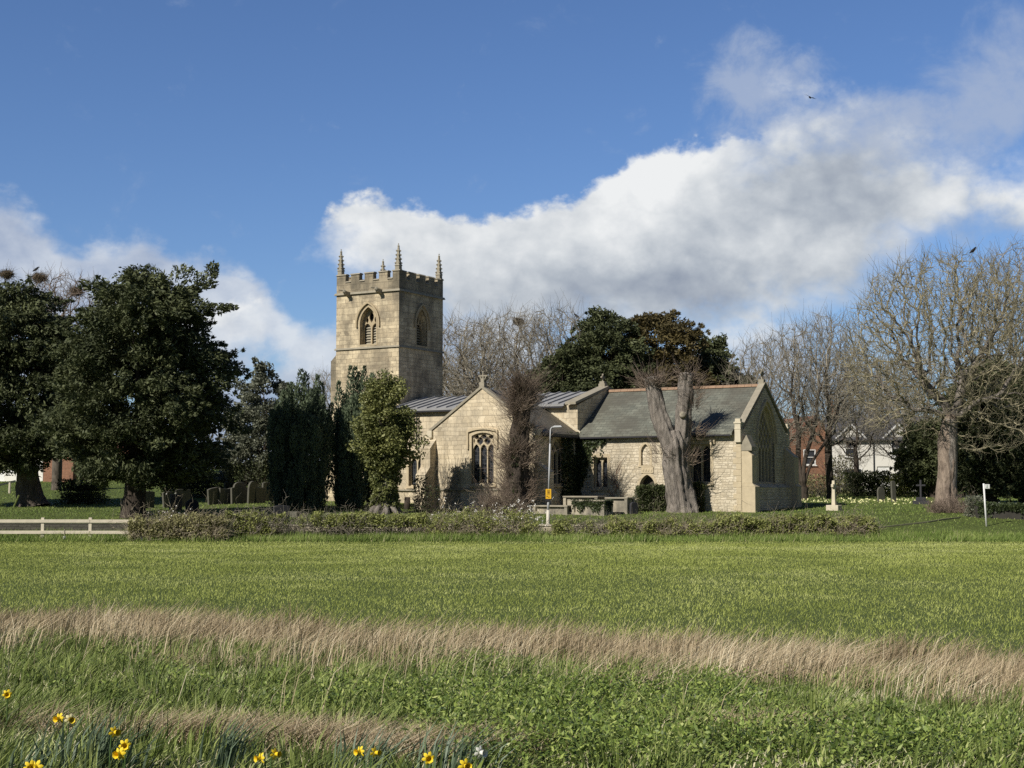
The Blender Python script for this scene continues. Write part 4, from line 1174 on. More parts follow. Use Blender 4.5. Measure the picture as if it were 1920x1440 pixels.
for (px, py, kind, rz, sc, lab) in (
    (14, 1301, 'y', .3, 1.0, 'lone yellow daffodil highest up the verge at the far left edge'),
    (118, 1346, 'y', -.5, 1.0, 'yellow daffodil beside a cream one on the left of the verge'),
    (129, 1348, 'c', .6, 1.0, 'cream narcissus touching a yellow daffodil on the left of the verge'),
    (209, 1372, 'y', .9, 1.0, 'yellow daffodil above the big clump of blue-green leaves'),
    (235, 1396, 'y', .2, 1.0, 'upper of two yellow daffodils stacked beside the big leaf clump'),
    (231, 1412, 'y', -.4, 1.0, 'lower of two yellow daffodils stacked beside the big leaf clump'),
    (56, 1437, 'y', .4, 1.0, 'yellow daffodil cut by the bottom edge, left of its close neighbour'),
    (75, 1437, 'y', -.3, 1.0, 'yellow daffodil cut by the bottom edge, right of its close neighbour'),
    (497, 1421, 'y', -.9, .9, 'half-turned yellow daffodil below the matted straw'),
    (509, 1413, 'y', 1.0, .9, 'narrow yellow daffodil seen side-on below the matted straw'),
    (682, 1408, 'y', -.8, .9, 'left one of a small yellow daffodil pair in the middle of the verge'),
    (696, 1410, 'y', 1.0, .9, 'right one of a small yellow daffodil pair in the middle of the verge'),
    (802, 1420, 'y', .2, 1.0, 'open yellow daffodil amid a low leaf fan'),
    (867, 1434, 'y', .5, 1.05, 'yellow daffodil at the bottom edge just below the white one'),
    (893, 1410, 'w', .8, 1.05, 'single white narcissus rightmost of the flowers')):
    sc *= .82; p = hit_h(px, py, DH*sc)
    if kind not in used:
        o = proto[kind]; o.location = p; o.rotation_euler = (0, 0, rz); o.scale = (sc,)*3; o['label'] = lab; o['group'] = 'daffodils on the verge'; used.add(kind)
    else: dup(proto[kind], p, rz, sc, lab, 'daffodils on the verge')
for i, (px, py, n, wd_, hh, lab) in enumerate((
    (170, 1456, 110, .15, .40, 'largest clump of blue-green daffodil leaves near the left corner'),
    (420, 1446, 60, .10, .38, 'upright narrow clump of blue-green daffodil leaves under the matted straw'),
    (690, 1452, 70, .13, .30, 'low fan of daffodil leaves below the small flower pair'),
    (838, 1456, 80, .16, .34, 'leaning fan of daffodil leaves below the white narcissus'),
    (40, 1466, 36, .12, .25, 'short daffodil leaves at the bottom left corner'))):
    p = hit(px, py)
    Xc = p.x + rng.normal(0, wd_*.6, n); Yc = p.y + rng.normal(0, wd_*.5, n)
    ln = np.stack([np.clip(rng.normal(.42, .2, n) + (Xc-p.x)*1.2, -.6, .9), rng.normal(0, .2, n)], 1)
    V, Fc, t = blades(rng, Xc, Yc, hh*(.6+.4*rng.random(n)), .011+.005*rng.random(n), ln, rng.random(n), .3)
    o = np_mesh('daffodil_leaves', V, list(Fc), blue_leaf, None, t); tag(o, lab, 'plant', 'daffodil leaf clumps')

# ------------------------------------------------------------------ field boundary: fence, stakes, wall, hedges
pine = mat_plain('pale_fence_timber', (.62, .56, .44), .9, .25, 5, bump=.2)
oldwood = mat_plain('old_stake_wood', (.27, .24, .16), .9, .3, 7, bump=.2)
fx = lambda px, Y: at(px, 918, Y).x
FYD = 66.3
t = thing('rail_fence', 'pale two-rail timber fence at the left edge of the field', 'fence', (fx(82, FYD), FYD, gz1(fx(82, FYD), FYD)))
x0 = fx(82, FYD); zb = gz1(x0, FYD)
for px in (-96, -7, 82, 171, 261, 351):
    x = fx(px, FYD)-x0; b = B(); b.box(x-.075, x+.075, -.05, .05, -.3, 1.0); b.build('post', pine, t, bevel=.012)
for zc_ in (.84, .33):
    b = B(); b.box(fx(-110, FYD)-x0, fx(171, FYD)-x0-.005, -.095, -.051, zc_-.075, zc_+.075); b.build('rail', pine, t, bevel=.008)
    b = B(); b.box(fx(171, FYD)-x0+.005, fx(351, FYD)-x0+.1, -.097, -.053, zc_-.078, zc_+.07); b.build('rail', pine, t, bevel=.008)
for (px, py, hh, ln, lab, wd_) in ((518, 1001, 1.02, .02, 'thin grey stake standing in the hedge below the dark headstone', .035), (1632, 1000, .82, -.03, 'short pale stake at the right end of the hedge', .055)):
    p = hit(px, py); b = B(); b.tube([(0, 0, -.2), (ln, 0, hh)], wd_, 7); o = b.build('stake', oldwood); o.location = p; tag(o, lab, 'stake')
p = on_ground(25, 86); b = B(); b.tube([(0, 0, -.1), (.35, 0, .72)], .06, 7); o = b.build('stake', mat_plain('mossy_wood', (.13, .16, .05), .9, .3, 6)); o.location = p; tag(o, 'mossy leaning stake left of the yew trunk', 'stake')
p = on_ground(18, 100); b = B(); b.tube([(0, 0, -.1), (.02, 0, .75)], .085, 8); o = b.build('fence_post', pine); o.location = p; tag(o, 'pale post beside the lane behind the left yew', 'post')
b = B(); q0 = on_ground(-60, 98); q1 = on_ground(28, 103); b.hexa([tuple(q0+Vector((0, 0, .1))), tuple(q0+Vector((0, .1, .1))), tuple(q1+Vector((0, .1, .55))), tuple(q1+Vector((0, 0, .55)))], [tuple(q0+Vector((0, 0, .25))), tuple(q0+Vector((0, .1, .25))), tuple(q1+Vector((0, .1, .7))), tuple(q1+Vector((0, 0, .7)))])
o = b.build('timber_rail', pine); tag(o, 'sloping pale rail beside the lane at the far left', 'rail')
wpost = mat_plain('white_paint', (.72, .72, .70), .6, .05, 6)
p = on_ground(123, 66.0); t = thing('marker_post', 'small white-footed marker post below the fence rail', 'marker post', p)
b = B(); b.box(-.06, .06, -.05, .05, -.1, .18); b.build('base', wpost, t, bevel=.01); b = B(); b.tube([(0, 0, .18), (0, 0, .5)], .03, 8); b.build('stem', greystone, t)
p = on_ground(268, 65.6); t = thing('marker_post', 'stubby white marker post at the left foot of the hedge', 'marker post', p)
b = B(); b.box(-.07, .07, -.05, .05, -.1, .22); b.hexa([(-.07, -.05, .22), (.07, -.05, .22), (.07, .05, .22), (-.07, .05, .22)], [(-.03, -.03, .29), (.03, -.03, .29), (.03, .03, .29), (-.03, .03, .29)]); b.build('post', wpost, t)

def along_wall(name, pts, hh, th, mat, label, cope=None):
    t = thing(name, label, 'wall', (0, 0, 0))
    b = B()
    for (xa, ya), (xb, yb) in zip(pts[:-1], pts[1:]):
        L = math.hypot(xb-xa, yb-ya); k = max(1, int(L/1.5))
        for i in range(k):
            u, v = i/k, (i+1)/k
            A_ = (xa+(xb-xa)*u, ya+(yb-ya)*u); B_ = (xa+(xb-xa)*v, ya+(yb-ya)*v)
            za, zb_ = gz1(*A_), gz1(*B_)
            b.hexa([(A_[0], A_[1], za-.3), (B_[0], B_[1], zb_-.3), (B_[0], B_[1]+th, zb_-.3), (A_[0], A_[1]+th, za-.3)],
                   [(A_[0], A_[1], za+hh), (B_[0], B_[1], zb_+hh), (B_[0], B_[1]+th, zb_+hh), (A_[0], A_[1]+th, za+hh)])
    b.build('wall', mat, t)
    if cope:
        b = B(); r_ = random.Random(3)
        for (xa, ya), (xb, yb) in zip(pts[:-1], pts[1:]):
            L = math.hypot(xb-xa, yb-ya); s_ = 0
            while s_ < L-.2:
                l = min(r_.uniform(.4, .8), L-s_); u, v = s_/L, (s_+l-.02)/L; hc = r_.uniform(.05, .10)
                A_ = (xa+(xb-xa)*u, ya+(yb-ya)*u-.05); B_ = (xa+(xb-xa)*v, ya+(yb-ya)*v-.05)
                za, zb_ = gz1(*A_)+hh+.003, gz1(*B_)+hh+.003
                b.hexa([(A_[0], A_[1], za), (B_[0], B_[1], zb_), (B_[0], B_[1]+th+.1, zb_), (A_[0], A_[1]+th+.1, za)],
                       [(A_[0], A_[1]+.02, za+hc), (B_[0], B_[1]+.02, zb_+hc), (B_[0], B_[1]+th+.08, zb_+hc), (A_[0], A_[1]+th+.08, za+hc)]); s_ += l
        b.build('coping_stones', cope, t, bevel=.015)
    return t
along_wall('stone_wall', [(fx(-80, 70.6), 70.6), (fx(505, 70.25), 70.25)], .34, .35, mat_stone('painted_shade_wall_stone', (.10,.095,.075), (.06,.058,.048), (.05,.045,.035), .4, .16, .02), 'stone wall darkened with painted yew shade, seen between the fence rails', None)  # shade of the yews is put into this stretch's dark stone colour
along_wall('stone_wall', [(fx(508, 70.2), 70.2), (fx(1632, 70.2), 70.2)], .26, .35, rubble, 'low cream rubble wall along the churchyard behind the hedge', paleston)
along_wall('kerb_wall', [(fx(1640, 71.0), 71.0), (fx(1740, 73), 73), (fx(1800, 75), 75)], .07, .3, mat_plain('mossy_kerb', (.17, .17, .10), .95, .35, 5), 'thin mossy kerb curving along the lawn towards the right wall', None)
along_wall('boundary_wall', [(fx(1832, 75.2), 75.2), (fx(1990, 73.5), 73.5)], .64, .4, mat_plain('shaded_wall_stone', (.045, .042, .036), .95, .5, 2.5, bump=.5), 'stone boundary wall darkened with painted shade at the right edge behind the sign post', None)  # deep shade on this wall is put into its base colour

def hedge(name, label, px0, px1, Y, top, bottom, th, nleaf, ntw, leaf, twig, seed, L=.10, Wd=.07, topjit=.3, slope=0.0, group=None):
    rng = np.random.default_rng(seed); xa, xb = fx(px0, Y), fx(px1, Y); xc = (xa+xb)/2; zc_ = gz1(xc, Y)
    t = thing(name, label, 'hedge', (xc, Y, zc_), 0, group)
    tp = lambda x, y: top + topjit*(vnoise(x+seed*7, y, .7)-.5)*1.6 + topjit*.8*(vnoise(x, y+seed, .22)-.5) + slope*(x-xa)/(xb-xa)
    if nleaf:
        x = rng.uniform(xa, xb, nleaf); y = Y + rng.uniform(-th, th, nleaf); T_ = tp(x, y); u = rng.random(nleaf)**.75
        z = bottom + (T_-bottom)*u; d_ = vnoise(x+seed, z*1.0+y, .33); m = rng.random(nleaf) < sstep(.22, .55, d_) ; x, y, z = x[m], y[m], z[m]; n = len(x)
        P = np.stack([x-xc, y-Y, z + gz(x, y) - zc_], 1); D = norm(rng.normal(size=(n, 3)) + np.array([0, -.2, .35])); Nn = norm(rng.normal(size=(n, 3)) + np.array([0, -.4, .6]))
        V, Fc = leaf_quads(rng, P, D, Nn, L*(.6+.8*rng.random(n)), Wd*(.6+.8*rng.random(n)))
        np_mesh('foliage', V, Fc, leaf, t, np.repeat(np.clip(.45*vnoise(x*1.0, z+y, .5)+.55*rng.random(n), 0, 1), 4))
    x = rng.uniform(xa, xb, ntw); y = Y + rng.uniform(-th, th, ntw)*.8
    P0 = np.stack([x-xc, y-Y, gz(x, y)-zc_], 1); D = norm(rng.normal(size=(ntw, 3))*.42 + np.array([0, 0, 1.0])); hh = tp(x, y)*(.5+.6*rng.random(ntw))
    P, Rd = twig_curves(rng, P0, D, hh, .014, .05, .28, 5); ac = Acc(); ac.add(*tubes_vec(P, Rd, 3))
    q = np.repeat(np.arange(ntw), 4); S0 = P[q, rng.integers(1, 5, len(q))]; D2 = norm(rng.normal(size=(len(q), 3)) + np.array([0, 0, .25]))
    P2, R2 = twig_curves(rng, S0, D2, .22+.35*rng.random(len(q)), .010, .1, .35, 4); ac.add(*tubes_vec(P2, R2, 3))
    ac.build('branches', twig, t); return t
hedge_brown = mat_leaf('hedge_bronze_foliage', (.12, .112, .05), (.46, .44, .21), .15, .7, .2, 1.0, .3)
hedge_straw = mat_bark('hedge_pale_twigs', (.20, .165, .11), (.48, .42, .30), 1, 2.0, .2, .01)
hedge('hedge', 'brown twiggy hedge covering the end of the rail fence', 246, 430, 65.75, 1.02, .05, .5, 17000, 420, hedge_brown, hedge_straw, 21)
hedge('hedge', 'green hedge between the brown twiggy hedge and the grey stake', 425, 520, 67.6, 1.10, .05, .5, 11000, 180, hedge_leaf, twig_tan, 22)
hedge('hedge', 'clipped green hedge below the Irish yews with bare stems underneath', 520, 800, 67.8, 1.02, .42, .45, 15000, 420, hedge_leaf, twig_tan, 23, topjit=.18)
hedge('hedge', 'thin open scrub with bare stems in front of the chapel', 800, 1010, 67.6, .85, .15, .5, 6500, 260, hedge_leaf, hedge_straw, 24, topjit=.7)
hedge('hedge', 'low green hedge right of the lamp post below the chest tombs', 1036, 1150, 67.8, .62, .05, .45, 5200, 160, hedge_leaf, twig_tan, 25)
hedge('hedge', 'scrubby hedge of green leaves and pale stems below the twin-limbed trunk', 1140, 1350, 67.6, .85, .05, .5, 12500, 330, hedge_leaf, hedge_straw, 26)
hedge('hedge', 'olive green hedge below the chancel with pale dead stems at its foot', 1345, 1640, 67.6, .98, .05, .5, 21000, 520, hedge_leaf, hedge_straw, 27, slope=-.22)
for i, (px, Y, sx, hh, nb, lab) in enumerate(((925, 68.8, .8, 1.25, 700, 'white blossoming shrub left of the reddish twig bush'), (980, 68.4, .9, 1.2, 900, 'white blossoming shrub left of the lamp post'), (838, 68.8, .7, 1.15, 160, 'sparse bare shrub with a few white flowers below the ivy-clad tree'), (310, 66.6, .5, 1.3, 130, 'small white blossom spray on top of the brown hedge'))):
    bush('blossom_shrub', 60+i, lab, 'shrub', on_ground(px, Y), (sx, .4, hh), 500 if i != 1 else 350, .07, .05, hedge_leaf, hedge_straw, 55, None, 0, nb)

# ------------------------------------------------------------------ street furniture
galv = mat_plain('galvanised_steel', (.50, .51, .52), .5, .12, 3); cream_p = mat_plain('cream_pole_paint', (.60, .56, .47), .6, .12, 3)
p = hit(1027, 993); t = thing('street_lamp', 'slim grey street lamp with a yellow notice fixed to its pole', 'street lamp', p)
hh = 5.02; lx = .14
b = B(); b.tube([(0, 0, -.2), (lx*.16, 0, .95)], .085, 12); b.build('pole_base', cream_p, t, smooth=True)
b = B(); b.tube([(lx*.16, 0, .95), (lx*.36, 0, 1.75)], .062, 12); b.tube([(lx*.36, 0, 1.75), (lx*.86, 0, 4.2)], [.045, .040], 10); b.tube([(lx*.86, 0, 4.2), (lx, 0, hh-.12)], .026, 8); b.build('pole', galv, t, smooth=True)
b = B(); b.tube([(lx, 0, hh-.12), (lx+.08, -.02, hh-.01), (lx+.2, -.05, hh)], .03, 8); b.build('bracket', galv, t)
b = B(); zt = hh; b.hexa([(lx+.12, -.14, zt-.04), (lx+.58, -.16, zt-.02), (lx+.58, .02, zt-.02), (lx+.12, .04, zt-.04)], [(lx+.16, -.12, zt+.06), (lx+.52, -.13, zt+.07), (lx+.52, 0, zt+.07), (lx+.16, .02, zt+.06)]); b.build('lantern', galv, t, bevel=.02)
yelsign = mat_plain('yellow_notice', (.82, .47, .03), .6, .06, 8); darkprint = mat_plain('dark_print', (.16, .09, .02), .7, .1, 8)
b = B(); b.box(-.10, .17, -.075, -.066, 1.50, 1.98); sg = b.build('notice', yelsign, t)
b = B()
for (u0, u1, z0, z1) in ((-.03, .11, 1.905, 1.925), (-.03, .11, 1.86, 1.88), (-.02, .10, 1.80, 1.84), (-.02, .10, 1.755, 1.785), (-.05, .12, 1.70, 1.715), (-.06, .0, 1.60, 1.645), (.02, .08, 1.56, 1.60)): b.box(u0, u1, -.079, -.0755, z0, z1)
b.build('print', darkprint, sg)
b = B(); b.box(-.12, .13, -.09, .07, 1.38, 1.46); b.tube([(0.03, 0, 1.36), (.03, 0, 1.5)], .085, 12); b.build('bracket_box', iron, t)
b = B(); b.tube([(.20, -.02, 1.46), (.30, -.02, 1.60)], .012, 6); b.build('loose_strap', galv, t)

p = hit(1850, 987); t = thing('footpath_sign', 'white footpath sign post with one short finger at the right edge', 'sign post', p, R(0))
lx = -.10
b = B(); b.tube([(0, 0, -.2), (lx, 0, 2.12)], .045, 10); b.build('post', wpost, t, smooth=True)
b = B(); b.box(lx+.03, lx+.30, -.02, .02, 1.86, 2.08); fg = b.build('finger', wpost, t, bevel=.008)
b = B(); gr = mat_plain('sign_grey_green', (.20, .26, .20), .7, .1, 5)
b.tube([(lx+.13, -.024, 1.91), (lx+.155, -.024, 1.97)], .012, 5); b.tube([(lx+.18, -.024, 1.91), (lx+.155, -.024, 1.97)], .012, 5); b.tube([(lx+.155, -.024, 1.97), (lx+.16, -.024, 2.02)], .016, 5); b.ico((lx+.163, -.024, 2.045), .016, 1)
b.build('walker_symbol', gr, fg)

rgw = np.random.default_rng(8); nw = 2600; ux = rgw.random(nw); xw = fx(1832, 75.2)+(fx(1990, 73.5)-fx(1832, 75.2))*ux; yw = 75.2-1.7*ux
tw = rgw.random(nw) < .45
Pw = np.stack([xw, yw + np.where(tw, rgw.uniform(0, .4, nw), -.06), gz(xw, yw) + np.where(tw, .64+.16*rgw.random(nw), .68 - np.abs(rgw.normal(0, .28, nw))*(.2+1.3*vnoise(xw, yw, .5)))], 1)
V, Fc = leaf_quads(rgw, Pw, norm(rgw.normal(size=(nw, 3))), norm(rgw.normal(size=(nw, 3))*.5+np.array([0, -.8, .5])), .13, .11)
tag(np_mesh('wall_ivy', V, Fc, ivy_dark, None, np.repeat(rgw.random(nw), 4)), 'ivy spilling over the dark wall at the right edge', 'ivy')
# ------------------------------------------------------------------ graves
gstone = mat_plain('gravestone_grey', (.115, .112, .09), .95, .4, 3.0, bump=.4)
gslate = mat_plain('gravestone_slate', (.045, .045, .05), .8, .3, 3.0, bump=.2)
def headstone(px, py, wd_, hh, shape, lab, mat=gstone, rz=-30, lean=0.0, Y=None, th=.13, grp='headstones under the yews'):
    p = hit(px, py) if Y is None else on_ground(px, Y)
    a = wd_/2
    if shape == 'flat': prof = [(-a, -.3), (a, -.3), (a, hh*.96), (a*.5, hh), (-a*.5, hh), (-a, hh*.96)]
    elif shape == 'round': prof = [(-a, -.3), (a, -.3)] + [(a*math.cos(t), hh-a + a*math.sin(t)) for t in [math.pi*i/12 for i in range(13)]]
    elif shape == 'point': prof = opening(-a, a, -.3, hh*.68, hh)
    elif shape == 'dip': prof = [(-a, -.3), (a, -.3), (a, hh), (a*.5, hh*.95), (-a*.5, hh*.95), (-a, hh)]
    else: prof = [(-a, -.3), (a, -.3), (a, hh*.72), (a*.72, hh*.75), (a*.66, hh*.86)] + [(a*.62*math.cos(t), hh*.84 + hh*.16*math.sin(t)) for t in [math.pi*i/8 for i in range(1, 8)]] + [(-a*.66, hh*.86), (-a*.72, hh*.75), (-a, hh*.72)]
    b = B(); b.prism(prof, lambda u, z, d: (d, u, z), -th/2, th/2)
    o = b.build('headstone', mat, bevel=.015); o.location = p; o.rotation_euler = (lean, R(3)*random.Random(px).uniform(-1, 1), R(rz))
    tag(o, lab, 'headstone', grp)
for a in ((277, 953, .95, 1.0, 'flat', 'grey headstone half hidden by the big yew trunk'), (315, 952, .8, .95, 'flat', 'plain headstone leaning behind the square pair', gstone, -30, .08),
          (329, 958, .95, .95, 'flat', 'front square headstone of the pair right of the yew trunk'), (343, 950, 1.25, 1.05, 'flat', 'rear wider square headstone of the pair right of the yew trunk'),
          (360, 960, .75, .72, 'round', 'small dark round-topped headstone just above the hedge', gslate, -62),
          (402, 946, 1.2, 1.05, 'flat', 'leaning headstone at the left end of the row', gstone, -26, .14), (421, 945, 1.15, 1.0, 'dip', 'dip-topped headstone second from the left in the row', gstone, -24),
          (450, 944, 1.7, 1.35, 'shoulder', 'broad shouldered headstone in the middle of the row', gstone, -28), (472, 944, .95, 1.4, 'point', 'tall pointed headstone in the row', gstone, -22),
          (488, 943, 1.0, .98, 'flat', 'low flat headstone right of the pointed one', gstone, -27), (501, 940, 1.15, 1.25, 'flat', 'tall flat headstone at the right end of the row', gstone, -25), (429, 936, 1.0, 1.2, 'flat', 'rear headstone peeping over the dip-topped one', gstone, -26)):
    headstone(*a)
headstone(528, 957, .85, .80, 'flat', 'dark square headstone beside the leftmost Irish yew', gslate, -62, 0, 73.6, grp='')
headstone(1188, 962, .5, .62, 'point', 'small pointed headstone beside the chest tombs', gslate, -55, 0, 78.0, grp='')
headstone(1652, 940, .6, .95, 'round', 'small grey headstone on the lawn in front of the white house', gstone, -60, 0, None, grp='')
headstone(1676, 941, .35, 1.35, 'flat', 'narrow tall grey stone on the lawn in front of the white house', gstone, -60, 0, None, grp='')
def slab(px, Y, l, w, hh, lab):
    b = B(); b.box(-l/2, l/2, -w/2, w/2, -.2, hh); o = b.build('ledger_slab', gstone, bevel=.02); o.location = on_ground(px, Y); o.rotation_euler = (0, 0, ROT); tag(o, lab, 'grave slab')
slab(550, 76, .9, .5, .28, 'low flat slab right of the dark square headstone')
def chest(px, Y, l, w, hh, lab, mat=tombst, lid=greystone):
    t = thing('chest_tomb', lab, 'tomb', on_ground(px, Y), ROT, 'chest tombs by the chancel')
    b = B(); b.box(-l/2, l/2, -w/2, w/2, -.3, hh); 
    for sx in (-1, 1):
        for sy in (-1, 1): b.box(sx*l/2-.09+(.02 if sx > 0 else -.02), sx*l/2+.09+(.02 if sx > 0 else -.02), sy*w/2-.09+.02*sy, sy*w/2+.09+.02*sy, -.3, hh-.004)
    b.box(-l/2-.08, l/2+.08, -w/2-.08, w/2+.08, -.3, .12)
    b.build('chest', mat, t, bevel=.01)
    b = B(); b.box(-l/2-.14, l/2+.14, -w/2-.14, w/2+.14, hh+.003, hh+.09); b.build('lid', lid, t, bevel=.015); return t
chest(1096, 79.6, 1.9, .85, .82, 'rear chest tomb with a pale projecting lid')
chest(1110, 77.4, 1.75, .85, .70, 'front chest tomb hung with ivy')
chest(1163, 78.6, 1.1, .8, .78, 'shorter chest tomb at the right beside the small headstone')
chest(1040, 78.2, 1.9, .9, .36, 'low ledger tomb behind the street lamp')
# ivy hanging on the front tomb
rg = np.random.default_rng(5); q = on_ground(1110, 77.4); n = 1500
u = rg.uniform(-.95, .95, n); z = .80 - np.abs(rg.normal(0, .26, n))*(.3+vnoise(u*3, u*0, .6)); sd = rg.random(n) < .75
loc = np.stack([np.where(sd, u, .98), np.where(sd, -.52, rg.uniform(-.5, .5, n)), z], 1)
V, Fc = leaf_quads(rg, loc, norm(rg.normal(size=(n, 3))+np.array([0, -.3, -.6])), norm(rg.normal(size=(n, 3))*.4+np.array([0, -1, .4])), .10, .09)
o = np_mesh('ivy', V, Fc, ivy_dark, None, np.repeat(rg.random(n), 4)); o.location = q; o.rotation_euler = (0, 0, ROT); tag(o, 'ivy trailing over the front chest tomb', 'ivy')

cp = hit(1564, 957); t = thing('memorial_cross', 'pale stone memorial cross on a square block at the east end of the church', 'memorial cross', cp, R(58))
b = B(); b.box(-.36, .36, -.36, .36, -.2, .30); b.build('base', paleston, t, bevel=.02)
b = B(); b.hexa([(-.13, -.11, .30), (.13, -.11, .30), (.13, .11, .30), (-.13, .11, .30)], [(-.085, -.075, 1.70), (.085, -.075, 1.70), (.085, .075, 1.70), (-.085, .075, 1.70)])
b.box(-.27, -.089, -.07, .07, 1.32, 1.50); b.box(.089, .27, -.07, .07, 1.32, 1.50); b.build('cross', paleston, t, bevel=.012)
cp = hit(1727, 945); t = thing('grave_cross', 'small dark iron-grey cross on a stepped base near the right tree', 'grave cross', cp, R(-15))
b = B(); b.box(-.5, .5, -.4, .4, -.1, .22); b.box(-.3, .3, -.25, .25, .22, .42); b.build('base', gslate, t, bevel=.02)
b = B(); b.tube([(0, 0, .4), (0, 0, 1.5)], .07, 8); b.tube([(-.28, 0, 1.15), (.28, 0, 1.15)], .06, 8); b.build('cross', gslate, t)
b = B(); b.tube([(0, 0, -.2), (.03, .02, .72)], [.2, .16], 10); o = b.build('ivy_stump', bark_dark, smooth=True); o.location = chw(-17.9, -6.6, gz1(*chw(-17.9, -6.6)[:2])); tag(o, 'short dark stump at the foot of the chapel buttress', 'stump')

# ------------------------------------------------------------------ houses
brick_m = mat_stone('house_brick', (.34, .165, .095), (.26, .125, .075), (.28, .23, .18), .23, .075, .01, grey=(.16, .085, .06), greyamt=.35)
render_m = mat_plain('white_render', (.74, .72, .66), .9, .06, 2.0); frame_m = mat_plain('white_frames', (.75, .75, .73), .6, .04, 5)
winglass = mat_plain('window_glass', (.03, .035, .045), .12, .3, 1.5)
def house_window(t, u0, u1, z0, z1, y, bars=1):
    b = B(); b.plate([(u0, z0), (u1, z0), (u1, z1), (u0, z1)], [[(u0+.07, z0+.07), (u1-.07, z0+.07), (u1-.07, z1-.07), (u0+.07, z1-.07)]], S(y), -.06, .03)
    b.box(u0-.08, u1+.08, y-.12, y-.031, z0-.09, z0-.004); b.box(u0+.071, u1-.071, y-.015, y+.03, (z0+z1)/2-.03, (z0+z1)/2+.03)
    w = b.build('window', frame_m, t); g = B(); g.box(u0+.05, u1-.05, y+.061, y+.075, z0+.05, z1-.05); g.build('pane', winglass, w)
def house(name, label, loc, rz, Wd, Dp, eave, ridge, wall, roof, wins, gablets=(), door=None, chim=(), axis='x'):
    t = thing(name, label, 'house', loc, rz)
    holes = [[(a, c), (b_, c), (b_, d), (a, d)] for a, b_, c, d in wins]
    if door: holes.append([(door[0], 0.02), (door[1], 0.02), (door[1], door[2]), (door[0], door[2])])
    b = B(); h = Wd/2
    out = [(-h, -.4), (h, -.4), (h, eave)]
    for (gx, gw, gh) in sorted(gablets, reverse=True): out += [(gx+gw, eave), (gx, eave+gh), (gx-gw, eave)]
    out += [(-h, eave)]
    if axis == 'y': out = [(-h, -.4), (h, -.4), (h, eave), (0, ridge), (-h, eave)]
    b.plate(out, holes, S(0), -.3, 0)
    if axis == 'x':
        for x in (-h, h-.3): b.prism([(.3, -.4), (Dp, -.4), (Dp, eave), (Dp/2, ridge-.15), (.3, eave+.1)], lambda u, z, d: (d, u, z), x, x+.3)
    else:
        for x in (-h, h-.3): b.box(x, x+.3, .3, Dp, -.4, eave)
    b.build('wall', wall, t)
    if axis == 'x': sl = [(-.35, eave-.05, Dp/2, ridge), (Dp+.35, eave-.05, Dp/2, ridge)]
    else: sl = [(-h-.3, eave-.1, 0, ridge+.08), (h+.3, eave-.1, 0, ridge+.08)]
    for (ye, ze, yr, zr) in sl:
        b = B(); P = (lambda x, y, z: (x, y, z)) if axis == 'x' else (lambda x, y, z: (y, x, z))
        xa, xb = (-h-.2, h+.2) if axis == 'x' else (-.15, Dp)
        b.hexa([P(xa, ye, ze-.12), P(xb, ye, ze-.12), P(xb, yr, zr-.12), P(xa, yr, zr-.12)], [P(xa, ye, ze), P(xb, ye, ze), P(xb, yr, zr), P(xa, yr, zr)]); rf = b.build('roof_slope', roof, t)
    for (gx, gw, gh) in gablets:
        b = B()
        for s_ in (-1, 1):
            b.hexa([(gx+s_*(gw+.2), -.2, eave-.12), (gx+s_*(gw+.2), Dp*.45, eave-.12), (gx, Dp*.45, eave+gh+.02), (gx, -.2, eave+gh+.02)], [(gx+s_*(gw+.2), -.2, eave), (gx+s_*(gw+.2), Dp*.45, eave), (gx, Dp*.45, eave+gh+.14), (gx, -.2, eave+gh+.14)])
        b.build('gablet_roof', roof, t)
        b = B()
        for s_ in (-1, 1): b.hexa([(gx+s_*(gw+.22), -.24, eave-.14), (gx+s_*(gw+.22), -.201, eave-.14), (gx, -.201, eave+gh-.02), (gx, -.24, eave+gh-.02)], [(gx+s_*(gw+.22), -.24, eave+.04), (gx+s_*(gw+.22), -.201, eave+.04), (gx, -.201, eave+gh+.17), (gx, -.24, eave+gh+.17)])
        b.build('bargeboard', frame_m, t)
    for a, b_, c, d in wins: house_window(t, a, b_, c, d, .0)
    if door:
        b = B(); b.box(door[0]+.03, door[1]-.03, .08, .14, .0, door[2]-.03); b.build('door', frame_m, t)
    for (cx, cy, ch_) in chim:
        b = B(); b.box(cx-.4, cx+.4, cy-.3, cy+.3, ridge-.6, ridge+ch_); b.box(cx-.46, cx+.46, cy-.36, cy+.36, ridge+ch_-.2, ridge+ch_-.08)
        for q in (-.18, .18): b.tube([(cx+q, cy, ridge+ch_), (cx+q, cy, ridge+ch_+.35)], .11, 8)
        b.build('chimney', brick_m, t)
    return t
hp = on_ground(1657, 118)
house('white_house', 'white rendered house with two small gables seen through the bare trees', hp, R(-8), 8.6, 7, 4.35, 6.3, render_m, houseroof,
      [(-3.05, -2.05, 2.85, 4.25), (.65, 1.75, 2.85, 4.25), (-3.2, -1.7, .5, 1.9), (1.9, 3.3, .5, 1.9)], [(-2.55, 1.05, 1.1), (1.2, 1.05, 1.1)], (-.5, .5, 2.05), [(-3.6, 3.5, 1.0)])
b = B(); b.box(-.04, .04, -.09, -.01, 0, 4.3); o = b.build('downpipe', iron); o.parent = [c for c in C.objects if c.name == 'white_house'][0]; o.location = (-.75, 0, 0)
hp2 = on_ground(1528, 122)
house('brick_house', 'orange brick gabled house behind the church east end', hp2, R(12), 6.2, 8, 3.6, 6.3, brick_m, housetile, [(-1.0, .1, 2.2, 3.5), (1.2, 2.2, .6, 1.9)], (), None, [], 'y')
hp3 = on_ground(108, 114)
